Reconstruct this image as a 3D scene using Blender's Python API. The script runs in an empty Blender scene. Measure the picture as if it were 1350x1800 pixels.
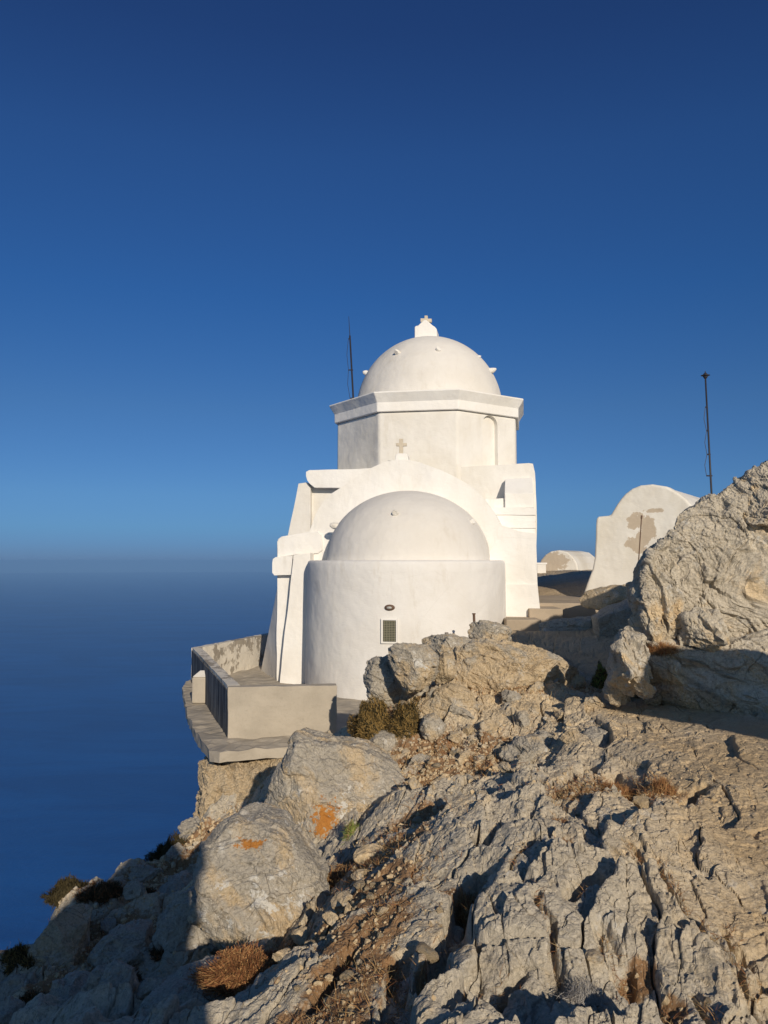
import bpy, bmesh, math, random
import numpy as np
from mathutils import Vector, Matrix

# ------------------------------------------------------------------ camera, light, exposure
SC = bpy.context.scene
COL = SC.collection
F = 1400.0
PITCH = math.atan(85.0 / F)
cam_d = bpy.data.cameras.new('camera')
cam_d.sensor_fit = 'VERTICAL'
cam_d.sensor_height = 36.0
cam_d.lens = F / 1800.0 * 36.0
cam_d.clip_start = 0.05
cam_d.clip_end = 400000.0
cam = bpy.data.objects.new('camera', cam_d)
COL.objects.link(cam)
cam.location = (0, 0, 0)
cam.rotation_euler = (math.pi / 2 + PITCH, 0, 0)
SC.camera = cam

SUN_EL = math.radians(21)
SUN_AZ = math.radians(15.5)          # behind the camera, this far to its right
sun_dir = Vector((math.sin(SUN_AZ) * math.cos(SUN_EL), -math.cos(SUN_AZ) * math.cos(SUN_EL), math.sin(SUN_EL)))
sl = bpy.data.lights.new('sun', 'SUN')
sl.energy = 3.95
sl.color = (1.0, 0.87, 0.695)
sl.angle = math.radians(0.5)
so = bpy.data.objects.new('sun', sl)
COL.objects.link(so)
so.rotation_euler = sun_dir.to_track_quat('Z', 'Y').to_euler()

W = bpy.data.worlds.new('World')
SC.world = W
W.use_nodes = True
wn, wl = W.node_tree.nodes, W.node_tree.links
wn.clear()
sky = wn.new('ShaderNodeTexSky')
sky.sky_type = 'NISHITA'
sky.sun_disc = False
sky.sun_elevation = SUN_EL
sky.sun_rotation = math.atan2(sun_dir.x, sun_dir.y)
sky.altitude = 450
sky.air_density = 1.0
sky.dust_density = 0.3
sky.ozone_density = 3.0
hs = wn.new('ShaderNodeHueSaturation')
hs.inputs['Saturation'].default_value = 1.18
hs.inputs['Value'].default_value = 1.0
bg = wn.new('ShaderNodeBackground')
bg.inputs['Strength'].default_value = 0.075
wo = wn.new('ShaderNodeOutputWorld')
wl.new(sky.outputs[0], hs.inputs['Color'])
# clear Aegean air: the low yellow band of the model sky is toned down by height above the horizon
wtc = wn.new('ShaderNodeTexCoord'); wsp = wn.new('ShaderNodeSeparateXYZ')
# seen from 450 m up, the sea horizon dips 0.7 degrees below eye level
wdip = wn.new('ShaderNodeVectorMath'); wdip.operation = 'ADD'; wdip.inputs[1].default_value = (0, 0, 0.0155)
wl.new(wtc.outputs['Generated'], wdip.inputs[0]); wl.new(wdip.outputs[0], sky.inputs[0]); wl.new(wdip.outputs[0], wsp.inputs[0])
wr = wn.new('ShaderNodeValToRGB'); wl.new(wsp.outputs['Z'], wr.inputs[0])
SKY_STOPS = [(0.0, (0.175, 0.29, 0.75)), (0.018, (0.195, 0.33, 0.80)), (0.035, (0.225, 0.39, 0.84)), (0.055, (0.262, 0.455, 0.84)), (0.096, (0.345, 0.525, 0.835)), (0.201, (0.425, 0.575, 0.80)), (0.332, (0.368, 0.591, 0.875)), (0.476, (0.458, 0.608, 0.882)), (0.582, (0.446, 0.518, 0.78))]
el_ = wr.color_ramp.elements
while len(el_) > 1: el_.remove(el_[-1])
el_[0].position = SKY_STOPS[0][0]; el_[0].color = (*SKY_STOPS[0][1], 1)
for p_, c_ in SKY_STOPS[1:]:
    e_ = el_.new(p_); e_.color = (*c_, 1)
wm = wn.new('ShaderNodeMix'); wm.data_type = 'RGBA'; wm.blend_type = 'MULTIPLY'
# the deep blue belongs to the half of the sky facing away from the sun; the sunward half stays bright
wside = wn.new('ShaderNodeMapRange'); wside.interpolation_type = 'SMOOTHSTEP'
wside.inputs['From Min'].default_value = -0.45; wside.inputs['From Max'].default_value = 0.25
wl.new(wsp.outputs['Y'], wside.inputs['Value']); wl.new(wside.outputs[0], wm.inputs[0])
wl.new(hs.outputs[0], wm.inputs[6]); wl.new(wr.outputs[0], wm.inputs[7])
wl.new(wm.outputs[2], bg.inputs['Color'])
wl.new(bg.outputs[0], wo.inputs['Surface'])

SC.view_settings.view_transform = 'Standard'
SC.view_settings.look = 'None'
SC.view_settings.exposure = 0.0
SC.view_settings.gamma = 1.0
SC.render.engine = 'CYCLES'
SC.cycles.max_bounces = 6
SC.cycles.volume_bounces = 0

# ------------------------------------------------------------------ pixel <-> world
cp, sp = math.cos(PITCH), math.sin(PITCH)
def P(px, py, Y):
    u, v = (px - 675.0) / F, (900.0 - py) / F
    dy = cp - v * sp
    return np.array([u / dy * Y, Y, (sp + v * cp) / dy * Y])

ORG = np.array([0.419, 16.3]); AX = math.radians(-10.0)
ca, sa = math.cos(AX), math.sin(AX)
def to_local(x, y):
    x, y = x - ORG[0], y - ORG[1]
    return ca * x + sa * y, -sa * x + ca * y
CL = to_local(0, 0)
def LP(px, py, yl):
    d = P(px, py, 1.0)
    dl = (ca * d[0] + sa * d[1], -sa * d[0] + ca * d[1])
    t = (yl - CL[1]) / dl[1]
    return (CL[0] + t * dl[0], t * d[2])

# ------------------------------------------------------------------ noise
def _h(ix, iy, iz, s):
    h = (ix.astype(np.int64) * 73856093) ^ (iy.astype(np.int64) * 19349663) ^ (iz.astype(np.int64) * 83492791) ^ (s * 2654435761 + 977)
    h &= 0xffffffff
    h = ((h ^ (h >> 16)) * 0x45d9f3b) & 0xffffffff
    h = ((h ^ (h >> 16)) * 0x45d9f3b) & 0xffffffff
    return (h ^ (h >> 16)) & 0xffffffff
def _r(ix, iy, iz, s):
    return (_h(ix, iy, iz, s) & 0xffffff) / float(0xffffff)

def perlin(p, s=0):
    """p Nx3 -> value noise in -1..1 (smooth)"""
    i = np.floor(p).astype(np.int64); f = p - i
    f = f * f * f * (f * (f * 6 - 15) + 10)
    o = 0
    for dx in (0, 1):
        wx = f[:, 0] if dx else 1 - f[:, 0]
        for dy in (0, 1):
            wy = f[:, 1] if dy else 1 - f[:, 1]
            for dz in (0, 1):
                wz = f[:, 2] if dz else 1 - f[:, 2]
                o = o + wx * wy * wz * _r(i[:, 0] + dx, i[:, 1] + dy, i[:, 2] + dz, s)
    return o * 2 - 1
def fbm(p, octv=4, s=0, gain=0.5):
    a, o, q = 1.0, 0, p
    for k in range(octv):
        o = o + a * perlin(q, s + k * 7); a *= gain; q = q * 2.03 + 11.7
    return o
def ridged(p, octv=4, s=0, gain=0.5):
    a, o, q = 1.0, 0, p
    for k in range(octv):
        o = o + a * (1 - 2 * np.abs(perlin(q, s + k * 7))); a *= gain; q = q * 2.1 + 5.3
    return o

def facets2(x, y, s, off, tilt, k=22.0, bias=(0.0, 0.0), crack=0.1):
    """continuous faceted relief: every cell is a tilted plane, neighbours blend in a narrow band"""
    ix, iy = np.floor(x).astype(np.int64), np.floor(y).astype(np.int64)
    z0 = np.zeros(len(x), np.int64)
    f1 = np.full(len(x), 9.0); f2 = np.full(len(x), 9.0); rid = np.zeros(len(x))
    num = np.zeros(len(x)); den = np.full(len(x), 1e-30)
    for dx in (-1, 0, 1):
        for dy in (-1, 0, 1):
            a, b = ix + dx, iy + dy
            qx = x - (a + 0.5 + 0.95 * (_r(a, b, z0, s) - 0.5)); qy = y - (b + 0.5 + 0.95 * (_r(a, b, z0, s + 31) - 0.5))
            dd = np.sqrt(qx * qx + qy * qy)
            w = np.exp(-k * dd)
            h = off * (_r(a, b, z0, s + 3) - 0.5) + tilt * (qx * (_r(a, b, z0, s + 4) - 0.5 + bias[0]) + qy * (_r(a, b, z0, s + 5) - 0.5 + bias[1]))
            num += w * h; den += w
            m = dd < f1
            f2 = np.where(m, f1, np.minimum(f2, dd)); f1 = np.where(m, dd, f1); rid = np.where(m, _r(a, b, z0, s + 9), rid)
    return num / den, 1 - sstep(0.0, crack, f2 - f1), rid
def facets3(p, s, off, tilt, k=22.0, crack=0.1):
    i = np.floor(p).astype(np.int64); n = len(p)
    f1 = np.full(n, 9.0); f2 = np.full(n, 9.0); rid = np.zeros(n)
    num = np.zeros(n); den = np.full(n, 1e-30)
    for dx in (-1, 0, 1):
        for dy in (-1, 0, 1):
            for dz in (-1, 0, 1):
                c = i + np.array([dx, dy, dz]); c0, c1, c2 = c[:, 0], c[:, 1], c[:, 2]
                d = [p[:, j] - (c[:, j] + 0.5 + 0.95 * (_r(c0, c1, c2, s + 31 * j) - 0.5)) for j in range(3)]
                dd = np.sqrt(d[0] ** 2 + d[1] ** 2 + d[2] ** 2)
                w = np.exp(-k * dd)
                h = off * (_r(c0, c1, c2, s + 3) - 0.5) + tilt * (d[0] * (_r(c0, c1, c2, s + 4) - .5) + d[1] * (_r(c0, c1, c2, s + 5) - .5) + d[2] * (_r(c0, c1, c2, s + 6) - .5))
                num += w * h; den += w
                m = dd < f1
                f2 = np.where(m, f1, np.minimum(f2, dd)); f1 = np.where(m, dd, f1); rid = np.where(m, _r(c0, c1, c2, s + 9), rid)
    return num / den, 1 - sstep(0.0, crack, f2 - f1), rid
def worley3(p, s=0, jit=0.95):
    i = np.floor(p).astype(np.int64)
    n = len(p)
    f1 = np.full(n, 9.0); f2 = np.full(n, 9.0)
    cid = np.zeros((n, 3), np.int64); vec = np.zeros((n, 3))
    for dx in (-1, 0, 1):
        for dy in (-1, 0, 1):
            for dz in (-1, 0, 1):
                c = i + np.array([dx, dy, dz])
                q = np.stack([c[:, k] + 0.5 + jit * (_r(c[:, 0], c[:, 1], c[:, 2], s + 31 * k) - 0.5) for k in range(3)], 1)
                d = p - q
                dd = np.sqrt((d * d).sum(1))
                m = dd < f1
                f2 = np.where(m, f1, np.minimum(f2, dd))
                f1 = np.where(m, dd, f1)
                cid[m] = c[m]; vec[m] = d[m]
    return f1, f2, cid, vec
def worley2(x, y, s=0, jit=0.95):
    ix, iy = np.floor(x).astype(np.int64), np.floor(y).astype(np.int64)
    n = len(x); z = np.zeros(n, np.int64)
    f1 = np.full(n, 9.0); f2 = np.full(n, 9.0)
    cx = np.zeros(n, np.int64); cy = np.zeros(n, np.int64); vx = np.zeros(n); vy = np.zeros(n)
    for dx in (-1, 0, 1):
        for dy in (-1, 0, 1):
            a, b = ix + dx, iy + dy
            qx = x - (a + 0.5 + jit * (_r(a, b, z, s) - 0.5)); qy = y - (b + 0.5 + jit * (_r(a, b, z, s + 31) - 0.5))
            dd = np.sqrt(qx * qx + qy * qy)
            m = dd < f1
            f2 = np.where(m, f1, np.minimum(f2, dd))
            f1 = np.where(m, dd, f1)
            cx = np.where(m, a, cx); cy = np.where(m, b, cy); vx = np.where(m, qx, vx); vy = np.where(m, qy, vy)
    r = lambda k: _r(cx, cy, z, s + k)
    return f1, f2, vx, vy, r
def sstep(a, b, x):
    t = np.clip((x - a) / (b - a), 0, 1)
    return t * t * (3 - 2 * t)

# ------------------------------------------------------------------ object helpers
def np_mesh(name, v, faces, mats, parent=None, smooth=False, attrs=None, matidx=None):
    me = bpy.data.meshes.new(name)
    v = np.asarray(v, np.float32); faces = np.asarray(faces, np.int32)
    k = faces.shape[1]
    me.vertices.add(len(v)); me.vertices.foreach_set('co', v.ravel())
    me.loops.add(faces.size); me.loops.foreach_set('vertex_index', faces.ravel())
    me.polygons.add(len(faces))
    me.polygons.foreach_set('loop_start', np.arange(0, faces.size, k, dtype=np.int32))
    me.polygons.foreach_set('loop_total', np.full(len(faces), k, np.int32))
    if smooth:
        me.polygons.foreach_set('use_smooth', np.ones(len(faces), bool))
    else:
        me.polygons.foreach_set('use_smooth', np.zeros(len(faces), bool))
    if matidx is not None:
        me.polygons.foreach_set('material_index', np.asarray(matidx, np.int32))
    me.update(calc_edges=True)
    if attrs:
        for an, av in attrs.items():
            a = me.attributes.new(an, 'FLOAT', 'POINT'); a.data.foreach_set('value', np.asarray(av, np.float32))
    for m in (mats if isinstance(mats, (list, tuple)) else [mats]):
        me.materials.append(m)
    o = bpy.data.objects.new(name, me); COL.objects.link(o)
    if parent: o.parent = parent
    return o
def bm_obj(name, bm, mat, parent=None, smooth=False, bevel=0.0, seg=3):
    bmesh.ops.recalc_face_normals(bm, faces=bm.faces)
    me = bpy.data.meshes.new(name); bm.to_mesh(me); bm.free()
    for p in me.polygons: p.use_smooth = smooth
    me.materials.append(mat)
    o = bpy.data.objects.new(name, me); COL.objects.link(o)
    if parent: o.parent = parent
    if bevel:
        b = o.modifiers.new('bevel', 'BEVEL'); b.width = bevel; b.segments = seg; b.limit_method = 'ANGLE'; b.angle_limit = math.radians(35)
        b.harden_normals = False
    return o
def tag(o, label, cat, group=None, kind=None):
    if label: o['label'] = label
    if cat: o['category'] = cat
    if group: o['group'] = group
    if kind: o['kind'] = kind
    return o
def structure(o): o['kind'] = 'structure'; return o
def empty(name, loc, rz=0.0):
    o = bpy.data.objects.new(name, None); COL.objects.link(o); o.location = loc; o.rotation_euler = (0, 0, rz)
    o.empty_display_size = 0.2
    return o
def poly_prism(bm, pts, y0, y1):
    """pts = [(x,z)] polygon extruded from y0 to y1"""
    a = [bm.verts.new((x, y0, z)) for x, z in pts]
    b = [bm.verts.new((x, y1, z)) for x, z in pts]
    bm.faces.new(a); bm.faces.new(b[::-1])
    n = len(pts)
    for i in range(n):
        bm.faces.new((a[i], b[i], b[(i + 1) % n], a[(i + 1) % n]))
def plan_prism(bm, pts, z0, z1):
    a = [bm.verts.new((x, y, z0)) for x, y in pts]
    b = [bm.verts.new((x, y, z1)) for x, y in pts]
    bm.faces.new(a); bm.faces.new(b[::-1])
    n = len(pts)
    for i in range(n):
        bm.faces.new((a[i], b[i], b[(i + 1) % n], a[(i + 1) % n]))
def roughen(bm, L=0.22, amp=0.010, freq=1.6, fine=0.004, off=(0, 0, 0), passes=7):
    bmesh.ops.triangulate(bm, faces=bm.faces[:])
    for k in range(passes):
        es = [e for e in bm.edges if e.calc_length() > L]
        if not es: break
        bmesh.ops.subdivide_edges(bm, edges=es, cuts=1, use_grid_fill=False)
        bmesh.ops.triangulate(bm, faces=[f for f in bm.faces if len(f.verts) > 3])
    bm.verts.ensure_lookup_table()
    p = np.array([v.co[:] for v in bm.verts]) + np.array(off)
    d = np.stack([amp * fbm(p * freq + 13 * j, 2, 900 + j) + fine * fbm(p * 9 + 5 * j, 2, 950 + j) for j in range(3)], 1)
    for v, q in zip(bm.verts, d): v.co += Vector(q)
def hull(bm, pts):
    vs = [bm.verts.new(p) for p in pts]
    bmesh.ops.convex_hull(bm, input=vs)
def tube(bm, p0, p1, r0, r1, n=8):
    p0, p1 = Vector(p0), Vector(p1)
    d = (p1 - p0).normalized(); a = d.orthogonal().normalized(); b = d.cross(a)
    A = [bm.verts.new(p0 + (a * math.cos(t) + b * math.sin(t)) * r0) for t in [2 * math.pi * i / n for i in range(n)]]
    B = [bm.verts.new(p1 + (a * math.cos(t) + b * math.sin(t)) * r1) for t in [2 * math.pi * i / n for i in range(n)]]
    for i in range(n):
        bm.faces.new((A[i], A[(i + 1) % n], B[(i + 1) % n], B[i]))
    bm.faces.new(A[::-1]); bm.faces.new(B)
def revolve(bm, prof, cx=0, cy=0, n=64, phase=0.0, a0=0.0, a1=2 * math.pi, sx=1, sy=1):
    full = abs(a1 - a0 - 2 * math.pi) < 1e-6
    m = n if full else n + 1
    rings = []
    for r, z in prof:
        ring = []
        if r < 1e-6:
            v = bm.verts.new((cx, cy, z)); ring = [v] * m
        else:
            for i in range(m):
                t = phase + a0 + (a1 - a0) * i / n
                ring.append(bm.verts.new((cx + sx * r * math.cos(t), cy + sy * r * math.sin(t), z)))
        rings.append(ring)
    for k in range(len(rings) - 1):
        A, B = rings[k], rings[k + 1]
        for i in range(n):
            j = (i + 1) % m if full else i + 1
            vs = []
            for v in (A[i], A[j], B[j], B[i]):
                if v not in vs: vs.append(v)
            if len(vs) > 2: bm.faces.new(vs)

# ------------------------------------------------------------------ materials
class NT:
    def __init__(s, name):
        s.m = bpy.data.materials.new(name); s.m.use_nodes = True
        s.t = s.m.node_tree; s.n = s.t.nodes; s.l = s.t.links; s.n.clear()
        s.out = s.n.new('ShaderNodeOutputMaterial'); s.b = s.n.new('ShaderNodeBsdfPrincipled')
        s.l.new(s.b.outputs[0], s.out.inputs[0])
        s.tc = s.n.new('ShaderNodeTexCoord')
    def vec(s, scale=(1, 1, 1), obj=True, rot=(0, 0, 0)):
        m = s.n.new('ShaderNodeMapping'); m.inputs['Scale'].default_value = scale; m.inputs['Rotation'].default_value = rot
        s.l.new(s.tc.outputs['Object'], m.inputs[0]); return m.outputs[0]
    def noise(s, scale, detail=5, rough=0.55, v=None, dist=0.0):
        n = s.n.new('ShaderNodeTexNoise'); n.inputs['Scale'].default_value = scale; n.inputs['Detail'].default_value = detail
        n.inputs['Roughness'].default_value = rough; n.inputs['Distortion'].default_value = dist
        s.l.new(v or s.tc.outputs['Object'], n.inputs['Vector']); return n.outputs['Fac']
    def voro(s, scale, feat='DISTANCE_TO_EDGE', v=None, out='Distance'):
        n = s.n.new('ShaderNodeTexVoronoi'); n.feature = feat; n.inputs['Scale'].default_value = scale
        s.l.new(v or s.tc.outputs['Object'], n.inputs['Vector']); return n.outputs[out]
    def ramp(s, x, a, b, va=0.0, vb=1.0):
        r = s.n.new('ShaderNodeMapRange'); r.interpolation_type = 'SMOOTHSTEP'
        r.inputs['From Min'].default_value = a; r.inputs['From Max'].default_value = b
        r.inputs['To Min'].default_value = va; r.inputs['To Max'].default_value = vb
        s.l.new(x, r.inputs['Value']); return r.outputs[0]
    def math(s, op, a, b=None):
        m = s.n.new('ShaderNodeMath'); m.operation = op
        for i, x in enumerate((a, b)):
            if x is None: continue
            if isinstance(x, (int, float)): m.inputs[i].default_value = x
            else: s.l.new(x, m.inputs[i])
        return m.outputs[0]
    def mix(s, f, a, b, blend='MIX'):
        m = s.n.new('ShaderNodeMix'); m.data_type = 'RGBA'; m.blend_type = blend
        for i, x in ((0, f), (6, a), (7, b)):
            if isinstance(x, (int, float)): m.inputs[i].default_value = x
            elif isinstance(x, tuple): m.inputs[i].default_value = (*x, 1)
            else: s.l.new(x, m.inputs[i])
        return m.outputs[2]
    def attr(s, name):
        a = s.n.new('ShaderNodeAttribute'); a.attribute_name = name; return a.outputs['Fac']
    def bump(s, h, strength, dist, prev=None):
        b = s.n.new('ShaderNodeBump'); b.inputs['Strength'].default_value = strength; b.inputs['Distance'].default_value = dist
        s.l.new(h, b.inputs['Height'])
        if prev: s.l.new(prev, b.inputs['Normal'])
        return b.outputs[0]
    def fin(s, col, rough=0.9, nrm=None, spec=0.2):
        if isinstance(col, tuple): s.b.inputs['Base Color'].default_value = (*col, 1)
        else: s.l.new(col, s.b.inputs['Base Color'])
        s.b.inputs['Roughness'].default_value = rough
        s.b.inputs['Specular IOR Level'].default_value = spec
        if nrm: s.l.new(nrm, s.b.inputs['Normal'])
        return s.m

def plaster_mat(name, base=(0.80, 0.785, 0.755), peel=None, stain=0.10):
    t = NT(name)
    big = t.noise(0.9, 4, 0.6)
    streak = t.noise(1.0, 5, 0.6, v=t.vec((3.0, 3.0, 0.5)))
    c = t.mix(t.ramp(big, 0.35, 0.75, 0, 1), base, tuple(x * (1 - stain * k) for x, k in zip(base, (0.7, 0.85, 1.15))))
    c = t.mix(t.ramp(streak, 0.55, 0.8, 0, 0.35), c, tuple(x * 0.86 for x in base))
    fleck = t.noise(26, 3, 0.6)
    c = t.mix(t.ramp(fleck, 0.68, 0.74, 0, 0.25), c, (0.55, 0.52, 0.47))
    if peel is not None:
        # bare render showing where the whitewash has come off
        tex = t.tc.outputs['Object']
        mask = None
        for (cx, cy, cz, rx, ry, rz) in peel:
            m = t.n.new('ShaderNodeMapping'); m.vector_type = 'POINT'
            m.inputs['Location'].default_value = (-cx / rx, -cy / ry, -cz / rz); m.inputs['Scale'].default_value = (1 / rx, 1 / ry, 1 / rz)
            t.l.new(tex, m.inputs[0])
            ln = t.n.new('ShaderNodeVectorMath'); ln.operation = 'LENGTH'; t.l.new(m.outputs[0], ln.inputs[0])
            v = t.math('SUBTRACT', 1.0, ln.outputs['Value'])
            mask = v if mask is None else t.math('MAXIMUM', mask, v)
        nn = t.math('MULTIPLY', t.math('SUBTRACT', t.noise(6, 7, 0.72), 0.5), 2.4)
        mask = t.ramp(t.math('ADD', mask, nn), 0.16, 0.20)
        c = t.mix(mask, c, t.mix(t.noise(12, 4), (0.45, 0.375, 0.29), (0.56, 0.48, 0.38)))
    grime = t.math('MULTIPLY', t.ramp(t.noise(1.0, 6, 0.75, v=t.vec((5, 5, 1.2))), 0.50, 0.70), t.ramp(t.noise(0.7, 2), 0.42, 0.62, 0, 0.5))
    c = t.mix(grime, c, tuple(x * y for x, y in zip(base, (0.80, 0.76, 0.69))))
    hair = t.ramp(t.voro(0.9, v=t.vec((1, 1, 1.6))), 0.0, 0.004, 0.22, 0)
    c = t.mix(hair, c, (0.45, 0.42, 0.37))
    n = t.bump(t.noise(1.3, 3, 0.5), 0.6, 0.10)
    n = t.bump(t.noise(1.0, 4, 0.7, v=t.vec((14, 14, 60), rot=(0.15, 0.1, 0))), 0.4, 0.008, n)
    n = t.bump(t.noise(7, 5, 0.6), 0.35, 0.02, n)
    n = t.bump(t.noise(60, 3, 0.6), 0.25, 0.004, n)
    if peel is not None:
        n = t.bump(mask, -0.6, 0.01, n)
    return t.fin(c, 0.85, n, 0.15)

M_WHITE = plaster_mat('white_plaster')
M_APSE = plaster_mat('greyer_white_plaster', (0.73, 0.715, 0.69), stain=0.08)
M_DOME = plaster_mat('weathered_dome_plaster', (0.70, 0.675, 0.635), stain=0.08)
M_BODY = plaster_mat('weathered_white_plaster', (0.745, 0.725, 0.685), stain=0.14)
M_WHITE2 = plaster_mat('aged_white_plaster', (0.76, 0.74, 0.70), stain=0.2)
def conc_mat(name, base, stains=False, patches=False):
    t = NT(name)
    c = t.mix(t.ramp(t.noise(1.6, 5, 0.6), 0.3, 0.7), base, tuple(x * 1.25 for x in base))
    c = t.mix(t.ramp(t.noise(30, 4, 0.7), 0.5, 0.8, 0, 0.4), c, tuple(x * 0.75 for x in base))
    if patches:
        m = t.ramp(t.noise(2.2, 6, 0.7), 0.44, 0.47)
        c = t.mix(m, c, (0.66, 0.61, 0.52))
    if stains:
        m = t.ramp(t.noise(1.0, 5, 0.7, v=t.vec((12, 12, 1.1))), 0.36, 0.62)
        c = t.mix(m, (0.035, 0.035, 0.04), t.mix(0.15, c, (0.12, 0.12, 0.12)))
    n = t.bump(t.noise(4, 5, 0.6), 0.5, 0.02)
    n = t.bump(t.noise(70, 3, 0.6), 0.4, 0.004, n)
    return t.fin(c, 0.92, n, 0.15)
M_CONC = conc_mat('bare_concrete', (0.36, 0.32, 0.26))
M_CONC_P = conc_mat('flaking_painted_concrete', (0.30, 0.265, 0.215), patches=True)
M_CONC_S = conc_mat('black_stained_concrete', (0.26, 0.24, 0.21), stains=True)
M_EARTH = conc_mat('trodden_concrete_path', (0.34, 0.28, 0.21))
M_STONEX = conc_mat('pale_cross_stone', (0.50, 0.44, 0.35))
def plain(name, col, rough=0.6, metal=0.0):
    t = NT(name)
    c = t.mix(t.noise(20, 4), col, tuple(x * 0.7 for x in col))
    t.b.inputs['Metallic'].default_value = metal
    return t.fin(c, rough, None, 0.3)
M_METAL = plain('dark_painted_steel', (0.035, 0.033, 0.04), 0.5)
M_RUST = plain('rusty_steel', (0.16, 0.10, 0.07), 0.8)
M_GRILLE = plain('green_mesh', (0.30, 0.285, 0.20), 0.7)
M_DARK = plain('painted_void_shade', (0.05, 0.055, 0.045), 0.9)  # dark colour standing in for the shade inside the vent
M_GLASS = plain('frosted_lamp_glass', (0.45, 0.45, 0.42), 0.25)
M_BLUEP = plain('pale_blue_paint', (0.35, 0.55, 0.68), 0.8)

def rock_mat(name, soil=False, tint=(1, 1, 1), warm=0.5, lichen=0.35, orange=None, bumpk=1.0, fl=False, spots=()):
    t = NT(name)
    mul = lambda c: tuple(a * b for a, b in zip(c, tint))
    v = t.vec()
    grey = t.mix(t.noise(3.0, 6, 0.7), mul((0.27, 0.245, 0.205)), mul((0.55, 0.50, 0.415)))
    buff = t.mix(t.noise(4.0, 6, 0.7), mul((0.41, 0.31, 0.185)), mul((0.62, 0.50, 0.34)))
    f = t.ramp(t.noise(1.1, 6, 0.68, dist=0.6), 0.60 - 0.3 * warm, 0.70 - 0.3 * warm)
    if soil:
        wm = t.attr('warm')
        f = t.math('ADD', t.math('MULTIPLY', f, 0.55), wm)
        cl = t.n.new('ShaderNodeClamp'); t.l.new(f, cl.inputs[0]); f = cl.outputs[0]
    c = t.mix(f, grey, buff)
    # mineral veins
    vein = t.noise(1.0, 5, 0.7, v=t.vec((1.2, 4.0, 9.0), rot=(0.5, 0.35, 0.3)))
    c = t.mix(t.ramp(vein, 0.52, 0.72, 0, 0.5), c, mul((0.47, 0.40, 0.29)))
    # dark weathering and pits
    c = t.mix(t.ramp(t.noise(16, 6, 0.75), 0.52, 0.70, 0, 0.7), c, mul((0.13, 0.115, 0.095)))
    sp1 = t.noise(48, 7, 0.8)
    c = t.mix(t.ramp(sp1, 0.50, 0.64, 0, 0.55), c, mul((0.14, 0.125, 0.10)))
    c = t.mix(t.ramp(sp1, 0.47, 0.36, 0, 0.50), c, mul((0.66, 0.60, 0.50)))
    hl = t.ramp(t.voro(2.3, v=t.vec(rot=(.3, .2, .5))), 0.0, 0.012, 1, 0)
    c = t.mix(t.math('MULTIPLY', hl, t.ramp(t.noise(2.5, 3), .45, .6, 0, .7)), c, mul((0.12, 0.10, 0.08)))
    # pale crustose lichen
    lm = t.math('MULTIPLY', t.ramp(t.noise(9, 5, 0.7), 0.56, 0.62), t.ramp(t.noise(1.8, 3), 0.45, 0.62))
    c = t.mix(t.math('MULTIPLY', lm, lichen * 1.6), c, (0.60, 0.58, 0.53))
    sp_ = t.voro(34, 'F1')
    c = t.mix(t.math('MULTIPLY', t.ramp(sp_, 0.20, 0.12, 0, 1), t.ramp(t.noise(3.3, 3), 0.50, 0.60, 0, lichen)), c, (0.62, 0.60, 0.56))
    if orange:
        mask = None
        for (cx, cy, cz, rx, ry, rz) in orange:
            m = t.n.new('ShaderNodeMapping')
            m.inputs['Location'].default_value = (-cx / rx, -cy / ry, -cz / rz); m.inputs['Scale'].default_value = (1 / rx, 1 / ry, 1 / rz)
            t.l.new(t.tc.outputs['Object'], m.inputs[0])
            ln = t.n.new('ShaderNodeVectorMath'); ln.operation = 'LENGTH'; t.l.new(m.outputs[0], ln.inputs[0])
            vv = t.math('SUBTRACT', 1.0, ln.outputs['Value'])
            mask = vv if mask is None else t.math('MAXIMUM', mask, vv)
        nn = t.math('MULTIPLY', t.math('SUBTRACT', t.noise(22, 7, 0.75), 0.5), 4.2)
        mask = t.ramp(t.math('ADD', mask, nn), 0.30, 0.42, 0, 0.95)
        c = t.mix(mask, c, t.mix(t.noise(40, 3), (0.34, 0.125, 0.022), (0.52, 0.23, 0.045)))
    if soil:
        sm = t.attr('soil')
        s2 = t.math('ADD', sm, t.math('MULTIPLY', t.math('SUBTRACT', t.noise(11, 6, 0.7), 0.5), 0.9))
        sc = t.mix(t.noise(24, 6, 0.75), (0.20, 0.10, 0.045), (0.46, 0.30, 0.165))
        sc = t.mix(t.ramp(t.voro(60, 'F1'), 0.30, 0.18, 0, 0.55), sc, (0.45, 0.39, 0.30))
        c = t.mix(t.ramp(s2, 0.42, 0.60), c, sc)
        pm = t.attr('trodden')
        tc_ = t.mix(t.noise(14, 6, 0.7), (0.36, 0.255, 0.14), (0.54, 0.40, 0.235))
        c = t.mix(t.math('MULTIPLY', pm, 0.75), c, tc_)
    n = None
    if fl:
        n = t.bump(t.noise(1.0, 6, 0.7, v=t.vec((9, 9, 1.2))), 0.9, 0.05 * bumpk, n)
    n = t.bump(t.noise(9, 8, 0.68, dist=0.3), 0.8, 0.03 * bumpk, n)
    lay = t.noise(1.0, 6, 0.7, v=t.vec((3, 9, 22), rot=(0.4, 0.3, 0.3)))
    n = t.bump(lay, 0.6, 0.018 * bumpk, n)
    n = t.bump(t.ramp(t.voro(7, v=None), 0.0, 0.035), 0.35, 0.012 * bumpk, n)
    n = t.bump(t.noise(34, 8, 0.75), 0.9, 0.012 * bumpk, n)
    return t.fin(t.mix(1.0, c, (1.0, 1.0, 1.0), 'MULTIPLY'), 0.95, n, 0.12)

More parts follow.
